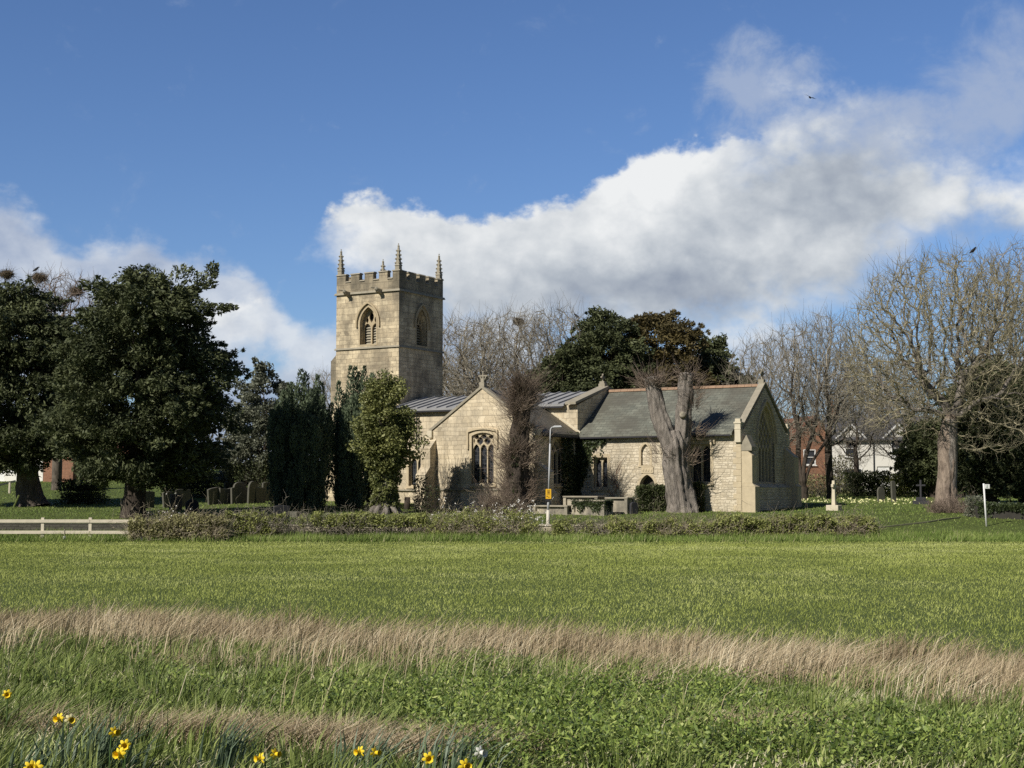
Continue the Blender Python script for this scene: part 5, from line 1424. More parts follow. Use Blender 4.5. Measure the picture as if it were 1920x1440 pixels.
house('brick_outbuilding', 'low orange brick outbuilding behind the two big yews', hp3, R(-34), 3.6, 9, 2.0, 3.6, brick_m, housetile, [], (), None, [], 'y')
hp4 = on_ground(2, 130)
house('white_cottage', 'white cottage just visible at the far left edge under the yew', hp4, R(-20), 9, 6, 2.6, 4.6, render_m, houseroof, [(-2.5, -1.3, .9, 2.1), (1.0, 2.2, .9, 2.1)], (), (-.6, .3, 2.0), [], 'x')

# ------------------------------------------------------------------ trees
# the two big yews on the left
lob = [(4.1, -.5, 10.9, 1.0, .7, .35, .9, -.2, -.05), (4.9, -.4, 11.0, .55, .4, .22, 1, 0, 0), (3.6, 0, 12.5, .8, .7, .5, .4, 0, .6), (4.0, -.2, 13.0, .4, .4, .5, .3, 0, .9), (2.4, 0, 12.9, .8, .7, .5, .2, 0, .8), (.6, 0, 12.8, .7, .7, .6, 0, 0, .9), (-.6, 0, 12.3, .8, .7, .5, -.3, 0, .8),
       (4.3, -1.0, 8.3, .9, .8, .5, .9, 0, -.3), (4.6, -.8, 7.0, .9, .8, .5, .9, 0, -.4), (4.9, 0, 5.4, .9, .9, .5, .9, 0, -.4), (5.4, .3, 4.7, .8, .8, .4, .8, 0, -.5), (-1.2, -3, 2.5, 1.2, 1, .5, 0, -.6, -.6), (1.0, -3.2, 2.5, 1.0, 1, .5, 0, -.6, -.6)]
bp = on_ground(250, 75.6)
leafy_tree('yew_tree', 3, 'huge dark yew with a ragged flat top right behind the rail fence', [(1.9, 2.4), (2.8, 3.4), (4.2, 4.4), (5.5, 4.5), (7, 4.1), (9, 3.6), (11, 3.0), (12.2, 2.2), (12.7, 1.0)], 600, 190, (.75, .46), .27, .095, yew_leaf, bark_dark, bp, 4.2, .62, 'big yews on the left', (.05, 1.0), .4, .9, -.2, lob, 10, off=(.3, 0), noise_amp=.2, sprays=240)
bp = on_ground(62, 87.5)
leafy_tree('yew_tree', 9, 'second dark yew with a fluted trunk partly cut by the left edge', [(2.3, 2.8), (3.2, 4.2), (5.5, 4.9), (8, 4.5), (9.6, 3.7), (11.2, 2.9), (12.4, 2.0), (13.2, .9)], 600, 180, (.85, .5), .31, .11, yew_leaf, bark_mid, bp, 4.2, .80, 'big yews on the left', (.05, 1.0), .4, .9, -.2, [(-3.5, 0, 12.6, 1.3, 1, .6, -.3, 0, .6), (-2.4, 0, 13.2, 1.1, 1, .5, -.2, 0, .7), (4.0, -1, 6.5, 1.2, 1, .5, .8, 0, -.3)], 10, off=(-1.3, 0), sprays=220)
# pale evergreen and low dark shrubs between
bp = on_ground(497, 99)
leafy_tree('holm_oak', 14, 'grey-green holm oak standing behind the Irish yews', [(.6, 2.2), (2, 2.7), (4, 2.6), (6, 2.3), (7.6, 1.5), (8.9, .5)], 150, 170, (.6, .42), .26, .12, holm_leaf, bark_dark, bp, 3.2, .25, None, (.2, 1.0), .3, .8, .1, None, 12, sprays=90)
bush('dark_hedge_bush', 31, 'dark clipped hedge in shade behind the headstones', 'hedge', on_ground(368, 99), (2.2, 1.0, 1.6), 9000, .12, .09, yew_leaf, bark_dark, 30)
bush('churchyard_bush', 32, 'rounded evergreen bush between the two big yews', 'bush', on_ground(157, 90.5), (1.35, .9, 1.45), 6500, .11, .085, bush_leaf, twig_tan, 60)
bush('bent_shrub', 33, 'arching dark shrub behind the tall pointed headstone', 'shrub', on_ground(470, 97), (1.6, .8, 2.4), 3500, .12, .09, yew_leaf, bark_dark, 60, dens=.3)
# Irish yews
bp = on_ground(563, 83.5)
irish_yew(41, 'broad Irish yew, left and largest of the pair beside the tower', bp, 2.10, 1.7, 7.75, 130, 420, 'Irish yews', [(.0, -.2, 8.05), (.25, .2, 7.9), (.95, 0, 7.75), (1.15, .3, 7.3), (-.55, 0, 7.3), (-1.0, 0, 6.8), (1.75, .2, 6.1), (-1.4, .1, 6.0)])
bp = on_ground(667, 85.2)
irish_yew(42, 'narrow Irish yew with separate spires, right of the pair beside the tower', bp, 1.5, 1.4, 7.7, 100, 420, 'Irish yews', [(-.35, 0, 8.35), (-.1, .1, 8.3), (.45, 0, 8.3), (.95, 0, 7.9), (-1.05, -.1, 7.4), (.1, .3, 8.0), (1.35, .2, 7.2)])
# ivy-clad tree
bp = on_ground(722, 78.6)
lob = [(2.0, -.2, 3.9, .55, .5, .4, .9, 0, -.2), (1.5, -.4, 4.5, .6, .5, .45, .8, 0, 0), (1.7, 0, 3.2, .5, .5, .4, .6, 0, -.4), (-1.6, -.2, 3.6, .6, .5, .4, -.8, 0, -.2), (-1.5, -.1, 5.0, .6, .5, .5, -.8, 0, .1), (0, 0, 7.5, .6, .6, .4, 0, 0, .9), (.5, 0, 7.2, .7, .6, .4, .3, 0, .8), (-.5, 0, 7.0, .6, .6, .4, -.4, 0, .8)]
for k in range(60):
    a = k*2.4; z = .25 + 2.6*(k/60); r = .55 + .12*math.sin(k*1.7) + .28*max(0, (z-1.9)/1.0)
    lob.append((r*math.cos(a), r*math.sin(a), z, .26, .26, .26, .6*math.cos(a), .6*math.sin(a), -.3))
leafy_tree('ivy_clad_tree', 17, 'yellow-green ivy-clad tree with a thick leafy trunk beside the nave', [(2.5, .8), (3.1, 1.35), (4.4, 1.5), (5.4, 1.4), (6.4, 1.15), (7.2, .7)], 230, 130, (.45, .38), .135, .11, ivy_leaf, bark_grey, bp, 4.5, .55, None, (.05, 1.0), .35, .9, -.2, lob, 6)
b = B(); rr = random.Random(4)
for k in range(9):
    a = k*.7; b.tube([(.35*math.cos(a), .35*math.sin(a), .45), (.7*math.cos(a), .7*math.sin(a), .18), (1.0*math.cos(a), 1.0*math.sin(a), -.1)], [.22, .17, .07], 8)
o = b.build('root_flare', bark_grey, [q for q in C.objects if q.name == 'ivy_clad_tree'][0], smooth=True)

# shaggy trunk bristling with twigs
rg = np.random.default_rng(77); bp = on_ground(972, 79.3)
t = thing('shaggy_trunk', 'topped trunk bristling with reddish twigs in front of the chapel', 'tree', bp)
pth = [(0, 0, -.2), (.02, 0, 1), (-.05, 0, 2.4), (.1, 0, 3.8), (.15, 0, 5.2), (.2, 0, 6.4), (.25, 0, 7.0)]; prd = [.62, .42, .50, .44, .40, .36, .30]
Vt, Q, tr = gnarl(pth, prd, 77, 30, 56, .18, 5, .15, .22); np_mesh('trunk', Vt, [Q, tr], bark_dark, t, None, True)
nb = 74; bz = np.concatenate([rg.uniform(.3, 7.0, nb-24), rg.normal(6.4, .45, 24)]); bz = np.clip(bz, .2, 7.1); ba = rg.random(nb)*6.283; ba[:18] = rg.normal(3.4, .7, 18)
per = 34; ci = np.repeat(np.arange(nb), per); n = len(ci)
z = np.clip(bz[ci] + rg.normal(0, .10, n), .1, 7.15); a = ba[ci] + rg.normal(0, .3, n)
cx = np.interp(z, [p[2] for p in pth], [p[0] for p in pth]); rad = np.interp(z, [p[2] for p in pth], prd)
P0 = np.stack([cx+rad*.95*np.cos(a), rad*.95*np.sin(a), z], 1); D = norm(np.stack([np.cos(a), np.sin(a), rg.uniform(-.1, .9, n)], 1) + rg.normal(size=(n, 3))*.45)
L = (.25+1.15*rg.random(n)**1.6)*np.interp(z, [0, 2, 4, 6, 7.2], [.8, 1.1, 1.2, 1.05, .9])*(.6+.8*rg.random(nb))[ci]; P, Rd = twig_curves(rg, P0, D, L, .014, .45, .28, 5)
ac = Acc(); ac.add(*tubes_vec(P, Rd, 3)); q = rg.integers(0, n, 3200); S0 = P[q, rg.integers(1, 4, 3200)]
P2, R2 = twig_curves(rg, S0, norm(D[q]+rg.normal(size=(3200, 3))*.6+np.array([0, 0, .5])), .2+.35*rg.random(3200), .010, .3, .25, 3); ac.add(*tubes_vec(P2, R2, 3))
ac.build('twigs', twig_red, t)
V, Fc, tt = clump_leaves(rg, np.stack([.42*np.cos(np.arange(26)*2.1), .42*np.sin(np.arange(26)*2.1), .5+np.arange(26)*.15], 1), np.full((26, 3), .22), 60, .1, .08)
np_mesh('ivy_leaves', V, Fc, ivy_dark, t, tt)
bush('twig_bush', 55, 'reddish bush of upright bare twigs at the foot of the shaggy trunk', 'shrub', on_ground(938, 77.2), (.95, .6, 1.3), 0, .1, .1, hedge_leaf, twig_red, 420)
bush('twig_bush', 56, 'thin bare dark shrub at the foot of the chapel buttress', 'shrub', on_ground(812, 78.2), (.45, .4, 1.5), 180, .1, .08, ivy_dark, bark_dark, 45, rotz=.3)
bush('twig_bush', 57, 'small ivy-grown bare shrub below the nave window', 'shrub', on_ground(788, 79.5), (.35, .35, 1.9), 900, .1, .08, ivy_dark, twig_tan, 30)

# twin-limbed pollard
bp = on_ground(1273, 80.0); t = thing('pollard_trunk', 'massive grey pollarded trunk forking into two bare limbs before the chancel', 'tree', bp)
g0 = bp.z; X_ = lambda px: (px-1273)*.0296
Vt, Q, tr = gnarl([(X_(1281), 0, -.3), (X_(1279), 0, .5), (X_(1274), 0, 1.5), (X_(1268), 0, 2.6), (X_(1266), 0, 3.6), (X_(1262), 0, 4.5)], [.80, .70, .62, .62, .66, .42], 5, 44, 60, .24, 9, .12, .10); np_mesh('trunk', Vt, [Q, tr], bark_grey, t, None, True)
Vt, Q, tr = gnarl([(X_(1264), .0, 3.0), (X_(1258), -.04, 3.9), (X_(1244), -.05, 4.8), (X_(1234), 0, 5.8), (X_(1226), 0, 6.8), (X_(1224), .03, 7.45)], [.52, .50, .46, .40, .38, .44], 8, 32, 46, .18, 6, 0, .12); np_mesh('limb', Vt, [Q, tr], bark_grey, t, None, True)
Vt, Q, tr = gnarl([(X_(1272), .05, 3.0), (X_(1277), .02, 3.9), (X_(1281), .05, 4.8), (X_(1285), .08, 5.8), (X_(1287), .05, 6.8), (X_(1289), .05, 7.7)], [.50, .46, .40, .40, .42, .38], 12, 32, 46, .20, 6, 0, .12); np_mesh('limb', Vt, [Q, tr], bark_grey, t, None, True)
b = B(); b.tube([(X_(1280), -.36, 5.35), (X_(1279), -.50, 5.42)], [.20, .17], 12); b.ico((X_(1279), -.47, 5.42), .13, 2, (1, .5, 1)); b.build('cut_knot', twig_tan, t, smooth=True)
ac = Acc()
for (cx, z0, z1, n, r_, Ls) in ((X_(1224), 6.9, 7.5, 250, .40, .95), (X_(1289), 7.2, 7.8, 110, .36, .8), (X_(1302), 5.6, 7.4, 270, .22, .72), (X_(1302), 4.0, 4.8, 60, .2, .8), (X_(1284), 2.6, 3.2, 110, .5, .7), (X_(1246), 2.7, 3.6, 80, .45, 1.0)):
    a = rg.random(n)*6.283; z = rg.uniform(z0, z1, n); P0 = np.stack([cx+r_*np.cos(a), r_*np.sin(a), z], 1)
    D = norm(np.stack([np.cos(a), np.sin(a), rg.uniform(-.1, .9, n)], 1) + rg.normal(size=(n, 3))*.35)
    P, Rd = twig_curves(rg, P0, D, Ls*(.3+1.0*rg.random(n)), .014, .35, .25, 4); ac.add(*tubes_vec(P, Rd, 3))
ac.build('twigs', twig_red, t)
bush('evergreen_bush', 58, 'dense dark evergreen bush at the priest’s door left of the twin trunk', 'bush', on_ground(1224, 81.2), (.92, .5, 1.4), 8000, .10, .08, bush_leaf, twig_tan, 20, dens=.35)
bush('evergreen_bush', 59, 'narrow dark evergreen bush behind the foot of the twin trunk', 'bush', on_ground(1302, 80.9), (.5, .4, 1.6), 3500, .10, .08, bush_leaf, twig_tan, 20, dens=.35)

# ivy on the corner between chapel and chancel; dead creeper on the chancel wall
rg = np.random.default_rng(15); n = 5200
u = rg.random(n); onE = rg.random(n) < .62
Yl = np.where(onE, -2.0*rg.random(n)**1.4, -.04 - .14*rg.random(n)); Zl = 1.2 + 4.5*rg.random(n)**.75
Xl = np.where(onE, KX1+.04+.16*rg.random(n), KX1 + .1 + np.abs(rg.normal(0, .55, n))*np.clip((Zl-2.2)/3, .1, 1)*1.3)
kp = ~onE | (vnoise(Yl*3, Zl, 1.0) > .3); top = rg.random(n) < .2
Zl = np.where(top & ~onE, 5.5-.35*rg.random(n), Zl); Xl = np.where(top & ~onE, KX1+.1+2.0*rg.random(n)*.9, Xl)
P = np.stack([Xl, Yl, Zl], 1)[kp]; m = len(P); oe = onE[kp]
Nn = norm(np.where(oe[:, None], np.array([1, 0, .4]), np.array([0, -1, .4])) + rg.normal(size=(m, 3))*.5)
V, Fc = leaf_quads(rg, P, norm(rg.normal(size=(m, 3))+np.array([0, 0, -.6])), Nn, .16, .14)
o = np_mesh('wall_ivy', V, Fc, ivy_dark, None, np.repeat(rg.random(m), 4)); o.location = CH.location; o.rotation_euler = (0, 0, ROT); tag(o, 'dark ivy climbing the corner between the chapel and the chancel', 'ivy')
n = 30; P0 = np.stack([rg.normal(-7.75, .14, n), np.full(n, -.05), rg.uniform(1.3, 3.6, n)], 1); D = norm(np.stack([rg.normal(0, .5, n), rg.normal(-.1, .1, n), rg.uniform(.3, 1.0, n)], 1))
P, Rd = twig_curves(rg, P0, D, .5+.8*rg.random(n), .014, .1, .2, 5); P[:, :, 1] = np.minimum(P[:, :, 1], -.03); V, Q = tubes_vec(P, Rd, 3)
o = np_mesh('dead_creeper', V, Q, mat_bark('creeper_red', (.16, .07, .04), (.34, .19, .12), 1, 2.0, .2, .01), None); o.location = CH.location; o.rotation_euler = (0, 0, ROT); tag(o, 'dead reddish creeper beside the low chancel window', 'creeper')
n = 90; P0 = np.stack([rg.uniform(-16.6, -15.2, n), np.full(n, -5.05), rg.uniform(1.3, 3.2, n)], 1); D = norm(np.stack([rg.normal(0, .4, n), np.zeros(n), np.full(n, 1.)], 1))
P, Rd = twig_curves(rg, P0, D, .6+1.0*rg.random(n), .012, .1, .25, 5); P[:, :, 1] = -5.04; V, Q = tubes_vec(P, Rd, 3)
o = np_mesh('dead_creeper', V, Q, twig_tan, None); o.location = CH.location; o.rotation_euler = (0, 0, ROT); tag(o, 'thin grey bare creeper stems on the chapel south wall', 'creeper')

# bare trees -- right side
bp = on_ground(1775, 80); 
bt = bare_tree('bare_tree', 101, 'great bare tree with a rugged pinkish trunk and domed crown at the right', [(0, 0, 9.6, 5.4, 4.8, 5.0), (-2.6, 0, 8.2, 3.2, 3.0, 3.2), (3.2, 0, 9.8, 3.6, 3.4, 4.2), (-2.2, 0, 5.6, 2.6, 2.2, 1.5), (3.2, -.5, 5.2, 2.6, 2.4, 2.0)], 5.0, .44, bp, None, 7000, .017, .34, .52, 3, .75, bark_grey, twig_olive, wander=.34, lean=(.25, 0), fork=[(1.4, .2, 7.4), (-.9, .3, 7.2), (2.3, -.6, 6.2), (-1.7, -.5, 5.6)], twr=.015, maxn=8500)
Vt, Q, tr = gnarl([(0, 0, -.3), (-.02, 0, 1), (0, 0, 2.2), (.02, 0, 3.4), (.12, 0, 4.4), (.3, 0, 5.4)], [.66, .50, .47, .44, .46, .34], 21, 40, 56, .10, 8, .22, .10); np_mesh('trunk', Vt, [Q, tr], bark_pink, bt, None, True)
bush('twig_bush', 66, 'reddish suckers around the foot of the great bare tree', 'shrub', on_ground(1785, 79.2), (1.5, .8, .75), 0, .1, .1, hedge_leaf, twig_red, 420)
bush('clipped_shrub', 67, 'small rounded grey-green shrub at the end of the dark wall', 'shrub', on_ground(1826, 76.0), (.42, .4, 1.05), 1800, .09, .07, holm_leaf, twig_tan, 15)
bp = on_ground(1925, 93)
bare_tree('bare_tree', 102, 'tall bare tree cut by the right edge behind the great tree', [(0, 0, 11.5, 4.6, 4.4, 5.4), (-1.5, 0, 8, 3.4, 3.2, 3.2)], 4.5, .36, bp, None, 4500, .018, .40, .62, 3, .85, bark_grey, twig_tan, wander=.3, twr=.014)
bp = on_ground(1556, 99)
t1 = bare_tree('bare_tree', 103, 'slender dark-stemmed bare tree behind the memorial cross', [(0, 0, 8.6, 3.1, 3.0, 4.4), (0, 0, 6.0, 2.4, 2.2, 2.6)], 4.4, .26, bp, 'bare trees behind the church', 4000, .016, .40, .60, 3, .9, bark_dark, twig_tan, wander=.22, twr=.014, up=.4)
bp = on_ground(1508, 97)
bare_tree('bare_tree', 104, 'multi-stemmed bare tree at the corner of the chancel', [(-.6, 0, 7.6, 3.2, 2.6, 4.4), (1.4, 0, 8.2, 2.4, 2.4, 3.8)], .8, .30, bp, 'bare trees behind the church', 4000, .016, .40, .60, 3, .9, bark_dark, twig_tan, wander=.22, fork=[(-1.6, .2, 4.8), (-.5, .4, 5.4), (.6, 0, 5.2), (1.8, .3, 4.6)], twr=.014, up=.4)
bp = on_ground(1440, 106)
t3 = bare_tree('bare_tree', 105, 'twiggy bare tree rising behind the chancel ridge', [(0, 0, 7.6, 3.6, 3.2, 4.2)], 2.6, .28, bp, 'bare trees behind the church', 3800, .017, .42, .64, 3, .95, limb_dark, twig_tan, wander=.28, twr=.015)
dup(t3, on_ground(1650, 130), 2.1, (1.25, 1.25, 1.0), 'bare tree spreading its twigs above the white house roof', 'bare trees behind the church')
dup(t3, on_ground(1712, 128), 1.2, (1.2, 1.2, 1.05), 'bare tree behind the white house, left of the great trunk', 'bare trees behind the church')
dup(t1, on_ground(1592, 132), 4.0, (1.3, 1.3, 1.0), 'bare tree rising between the brick and white houses', 'bare trees behind the church')
dup(t3, on_ground(1692, 109), 2.6, (.85, .85, .68), 'small twiggy bare tree in front of the white house', 'bare trees behind the church')
dup(t1, on_ground(1606, 107), 2.2, (.75, .75, .66), 'slim bare sapling in front of the white house gable', 'bare trees behind the church')
# centre background
bp = on_ground(955, 110)
c1 = bare_tree('bare_tree', 106, 'pale domed bare tree behind the chapel gable', [(0, 0, 10.2, 4.2, 3.8, 3.9), (-1.5, 0, 7.6, 3.2, 3.0, 2.6)], 4.6, .34, bp, 'bare trees behind the church', 4600, .018, .42, .64, 3, .9, limb_dark, twig_tan, wander=.34, fork=[(-1.9, 0, 7.4), (1.2, 0, 7.6)], twr=.015)
dup(c1, on_ground(872, 114), 1.9, (1.15, 1.15, .98), 'bare tree beside the right edge of the tower', 'bare trees behind the church')
dup(c1, on_ground(1045, 107), 4.2, (.95, .95, 1.0), 'contorted bare tree against the dark evergreens', 'bare trees behind the church')
dup(t3, on_ground(905, 122), .6, (1.3, 1.3, 1.05), 'hazy bare tree farthest behind the nave roof', 'bare trees behind the church')
dup(t3, on_ground(845, 128), 3.6, (1.2, 1.2, 1.0), 'low bare tree peeping out low beside the tower', 'bare trees behind the church')
dup(t3, on_ground(610, 128), 5.0, (.8, .8, .72), 'thin bare tree left of the tower above the Irish yews', 'bare trees behind the church')
bp = on_ground(105, 103)
l1 = bare_tree('bare_tree', 107, 'bare tree full of rook nests behind the left yews', [(0, 0, 12.2, 4.6, 3.8, 3.4), (-2.2, 0, 11.4, 3.8, 3.2, 3.0)], 6.4, .36, bp, None, 4200, .018, .42, .64, 3, .85, limb_dark, twig_red, wander=.3, twr=.016)
# evergreens behind the church
def bgyew(seed, px, Y, prof, leaf, lab, n=190, lobes=None):
    return leafy_tree('evergreen_tree', seed, lab, prof, n*2, 170, (.75, .5), .30, .11, leaf, bark_dark, on_ground(px, Y), 5, .4, 'evergreens behind the church', (.05, 1.0), .35, .9, .05, lobes, 4, noise_amp=.22, sprays=n)
bgyew(51, 1135, 105, [(2, 3.4), (5, 3.9), (8, 3.6), (10.5, 2.7), (12.4, 1.6), (13.4, .6)], yew_leaf, 'tall dark evergreen, left of the group behind the chancel roof', 210, [(.3, 0, 13.2, .6, .5, .5, 0, 0, .9), (-.5, 0, 12.9, .5, .5, .5, 0, 0, .9)])
bgyew(52, 1228, 107, [(2, 3.6), (5, 3.9), (8, 3.7), (10.8, 3.1), (12.4, 2.3), (13.3, .9)], yew_leaf_brown, 'bronze-tinted evergreen in the middle of the group', 220, [(-.4, 0, 13.3, .7, .5, .4, 0, 0, .9), (1.2, 0, 12.5, .7, .5, .5, .3, 0, .7)])
bgyew(53, 1335, 109, [(2, 3.2), (5, 3.5), (8, 3.0), (9.6, 2.1), (10.8, 1.3), (11.6, .6)], yew_leaf, 'lower dark evergreen with two small peaks, right of the group', 170, [(-.5, 0, 11.5, .6, .5, .6, 0, 0, .9), (.9, 0, 11.7, .45, .4, .6, 0, 0, .9)])
bgyew(54, 1062, 104, [(2, 2.8), (5, 2.9), (7.5, 2.4), (9.6, 1.8), (10.8, .8)], yew_leaf, 'dull green evergreen behind the lead roof, leftmost of the group', 130)
# dark evergreens on the right
bgyew(55, 1856, 89, [(.8, 1.9), (2.5, 2.3), (5, 2.2), (7, 1.8), (8.6, .8)], yew_leaf, 'dark ivy-hung evergreen directly right of the great trunk', 130)
bgyew(56, 1930, 90, [(.8, 2.0), (2.5, 2.5), (5, 2.4), (7, 1.9), (8.4, .8)], yew_leaf, 'dark evergreen cut by the right edge', 120)
bgyew(57, 1752, 103, [(1.0, 1.6), (2.5, 1.8), (4, 1.6), (5.4, .9)], yew_leaf, 'smaller dark evergreen beside the white house', 70)
bush('garden_bush', 71, 'dark garden bush in front of the white house door', 'bush', on_ground(1626, 106), (1.6, 1.0, 1.75), 5200, .15, .11, bush_leaf, twig_tan, 40, 'garden shrubs before the white house')
bush('garden_bush', 72, 'yellow-green garden hedge bush left of the great trunk', 'bush', on_ground(1712, 105), (1.9, .9, 1.6), 5600, .15, .11, hedge_leaf, twig_tan, 60, 'garden shrubs before the white house')
bush('garden_bush', 73, 'twiggy brown garden shrub below the brick house', 'bush', on_ground(1532, 104), (2.0, .9, 1.5), 1800, .14, .1, hedge_brown, twig_tan, 160, 'garden shrubs before the white house')
bush('garden_bush', 74, 'small brown shrub against the left side of the white house', 'bush', on_ground(1577, 112), (1.0, .8, 2.9), 1400, .13, .1, hedge_brown, twig_red, 150, 'garden shrubs before the white house')

# distant hedgerow woodland that reads as one mass
rg = np.random.default_rng(91); n = 26000; x = rg.uniform(-150, 150, n); y = 205 + 14*rg.random(n); hh = 5.0 + 4.5*vnoise(x, y, 9) + 2*vnoise(x, y, 2.5)
P = np.stack([x, y, gz(x, y) + hh*rg.random(n)**.8], 1); V, Fc = leaf_quads(rg, P, rand_unit(rg, n), rand_unit(rg, n), .9, .4)
stuff('distant_trees', V, Fc, mat_leaf('distant_tree_tone', (.055, .052, .040), (.15, .14, .10), .1, .8, .1, .1, .5), np.repeat(rg.random(n), 4), 'hazy line of distant hedgerow trees on the horizon')

# ------------------------------------------------------------------ rooks and their nests
feath = mat_plain('rook_feathers', (.012, .012, .015), .5, .2, 10)
def rook(loc, rz, label, flying=False):
    t = thing('rook', label, 'bird', loc, rz, None if flying else 'perched rooks')
    b = B()
    if not flying:
        b.tube([(-.22, 0, .0), (-.12, 0, .07), (0, 0, .15), (.10, 0, .24), (.15, 0, .31), (.19, 0, .33), (.27, 0, .31)], [.025, .055, .09, .075, .05, .045, .006], 10)
        b.build('body', feath, t, smooth=True)
        for s_ in (-1, 1):
            b = B(); b.hexa([(-.22, .05*s_, .02), (.08, .085*s_, .14), (.10, .07*s_, .24), (-.06, .07*s_, .14)], [(-.22, .065*s_, .02), (.08, .10*s_, .14), (.10, .085*s_, .24), (-.06, .085*s_, .14)]); b.build('wing', feath, t)
            b = B(); b.tube([(0, .03*s_, .1), (.01, .03*s_, -.03)], .01, 5); b.build('leg', feath, t)
    else:
        b.tube([(-.28, 0, 0), (-.2, 0, .0), (-.05, 0, 0), (.1, 0, .01), (.18, 0, .02), (.22, 0, .02), (.29, 0, .01)], [.07, .05, .085, .075, .05, .045, .006], 10)
        b.build('body', feath, t, smooth=True)
        for s_ in (-1, 1):
            b = B(); v = [(.10, .06*s_, .03), (.14, .28*s_, .12), (.08, .50*s_, .10), (-.02, .58*s_, .08), (-.06, .48*s_, .08), (-.10, .27*s_, .10), (-.12, .06*s_, .02)]
            b.add(v + [(a_, b_, c_-.012) for a_, b_, c_ in v], [tuple(range(7)), tuple(range(13, 6, -1))] + [(i, i+7, (i+1) % 7+7, (i+1) % 7) for i in range(7)]); b.build('wing', feath, t)
    return t
p = at(1519, 183, 125); o = rook(p, R(-20), 'lone dark rook flying high in front of the cloud', True); o.rotation_euler = (R(28), R(0), R(65)); o.scale = (1.0,)*3
for (px, py, Y, rz, lab) in ((67, 506, 103, .4, 'rook sitting on the upper nest in the left bare tree'), (1082, 594, 107, 2.6, 'rook perched highest in the bare tree behind the evergreens'), (1093, 609, 107, .6, 'rook perched just below the highest one'), (1009, 612, 110, 1.0, 'rook in the domed bare tree behind the chapel'), (886, 631, 112, 2.0, 'rook in the bare tree nearest the tower'), (1824, 471, 80, .3, 'rook at the top of the great bare tree on the right')):
    rook(at(px, py, Y) - Vector((0, 0, .12)), rz, lab)
nest_m = mat_bark('nest_twigs', (.06, .045, .03), (.20, .155, .10), 1, 2.0, .2, .01)
def nest(px, py, Y, r_, lab, seed):
    rg = np.random.default_rng(seed); n = 420; d = rand_unit(rg, n); P0 = d*rg.random(n)[:, None]**.4*np.array([r_, r_, r_*.6]); D = norm(np.cross(d, np.array([0, 0, 1.])) + rg.normal(size=(n, 3))*.6)
    P, Rd = twig_curves(rg, P0 - D*r_*.35, D, r_*(.7+.8*rg.random(n)), .014, -.1, .3, 4); V, Q = tubes_vec(P, Rd, 3); o = np_mesh('rook_nest', V, Q, nest_m); o.location = at(px, py, Y); tag(o, lab, 'nest', 'rook nests')
for a in ((74, 520, 103, .55, 'large rook nest, upper one in the left bare tree', 1), (143, 546, 103, .48, 'rook nest at the right of the left bare tree', 2), (112, 567, 103, .45, 'rook nest lowest in the left bare tree', 3), (12, 514, 102, .5, 'rook nest at the left edge of the photo', 4), (972, 603, 110, .42, 'rook nest in the domed bare tree behind the chapel', 5)): nest(*a)

# ------------------------------------------------------------------ sun, sky and clouds, camera
SUN_AZ = math.atan2(-.710, -.703); SUN_EL = R(38)
sd = Vector((math.sin(SUN_AZ)*math.cos(SUN_EL), math.cos(SUN_AZ)*math.cos(SUN_EL), math.sin(SUN_EL)))
sl = bpy.data.lights.new('sun', 'SUN'); sl.energy = 5.0; sl.angle = R(.5); sl.color = (1, .94, .84)
so = bpy.data.objects.new('sun', sl); C.objects.link(so); so.rotation_euler = (-sd).to_track_quat('-Z', 'Y').to_euler(); so.location = (-30, -30, 40)

wld = bpy.data.worlds.new('World'); bpy.context.scene.world = wld; wld.use_nodes = True
nt = wld.node_tree; nn = nt.nodes; ll = nt.links; bg = nn['Background']
SKY = .085
bg.inputs['Strength'].default_value = SKY
def put(s_, v):
    if isinstance(v, bpy.types.NodeSocket): ll.new(v, s_)
    elif isinstance(v, (tuple, list)): s_.default_value = tuple(v)+((1,) if s_.type == 'RGBA' else ())
    else: s_.default_value = v
def M(op, a, b=0.0, clamp=False):
    n_ = nn.new('ShaderNodeMath'); n_.operation = op; n_.use_clamp = clamp; put(n_.inputs[0], a); put(n_.inputs[1], b); return n_.outputs[0]
def MIX(f, a, b):
    n_ = nn.new('ShaderNodeMix'); n_.data_type = 'RGBA'; put(n_.inputs[0], f); put(n_.inputs[6], a); put(n_.inputs[7], b); return n_.outputs[2]
def SS(x, a, b):
    n_ = nn.new('ShaderNodeMapRange'); n_.interpolation_type = 'SMOOTHSTEP'; put(n_.inputs[0], x); put(n_.inputs[1], a); put(n_.inputs[2], b); return n_.outputs[0]
def NOISE(v, sc, det, ro=.55, dist=0.0):
    n_ = nn.new('ShaderNodeTexNoise'); put(n_.inputs['Vector'], v); n_.inputs['Scale'].default_value = sc; n_.inputs['Detail'].default_value = det; n_.inputs['Roughness'].default_value = ro; n_.inputs['Distortion'].default_value = dist; return n_.outputs['Fac']
sky = nn.new('ShaderNodeTexSky'); sky.sky_type = 'NISHITA'; sky.sun_disc = False; sky.sun_elevation = SUN_EL; sky.sun_rotation = SUN_AZ
sky.altitude = 0; sky.air_density = 1.0; sky.dust_density = .25; sky.ozone_density = 2.0
gen = nn.new('ShaderNodeTexCoord').outputs['Generated']
sep = nn.new('ShaderNodeSeparateXYZ'); ll.new(gen, sep.inputs[0])
az = M('ARCTAN2', sep.outputs[0], sep.outputs[1]); el = M('ARCSINE', sep.outputs[2])
def dirof(px, py):
    r = ray(px, py); return math.atan2(r[0], r[1]), math.asin(r[2]/np.linalg.norm(r))
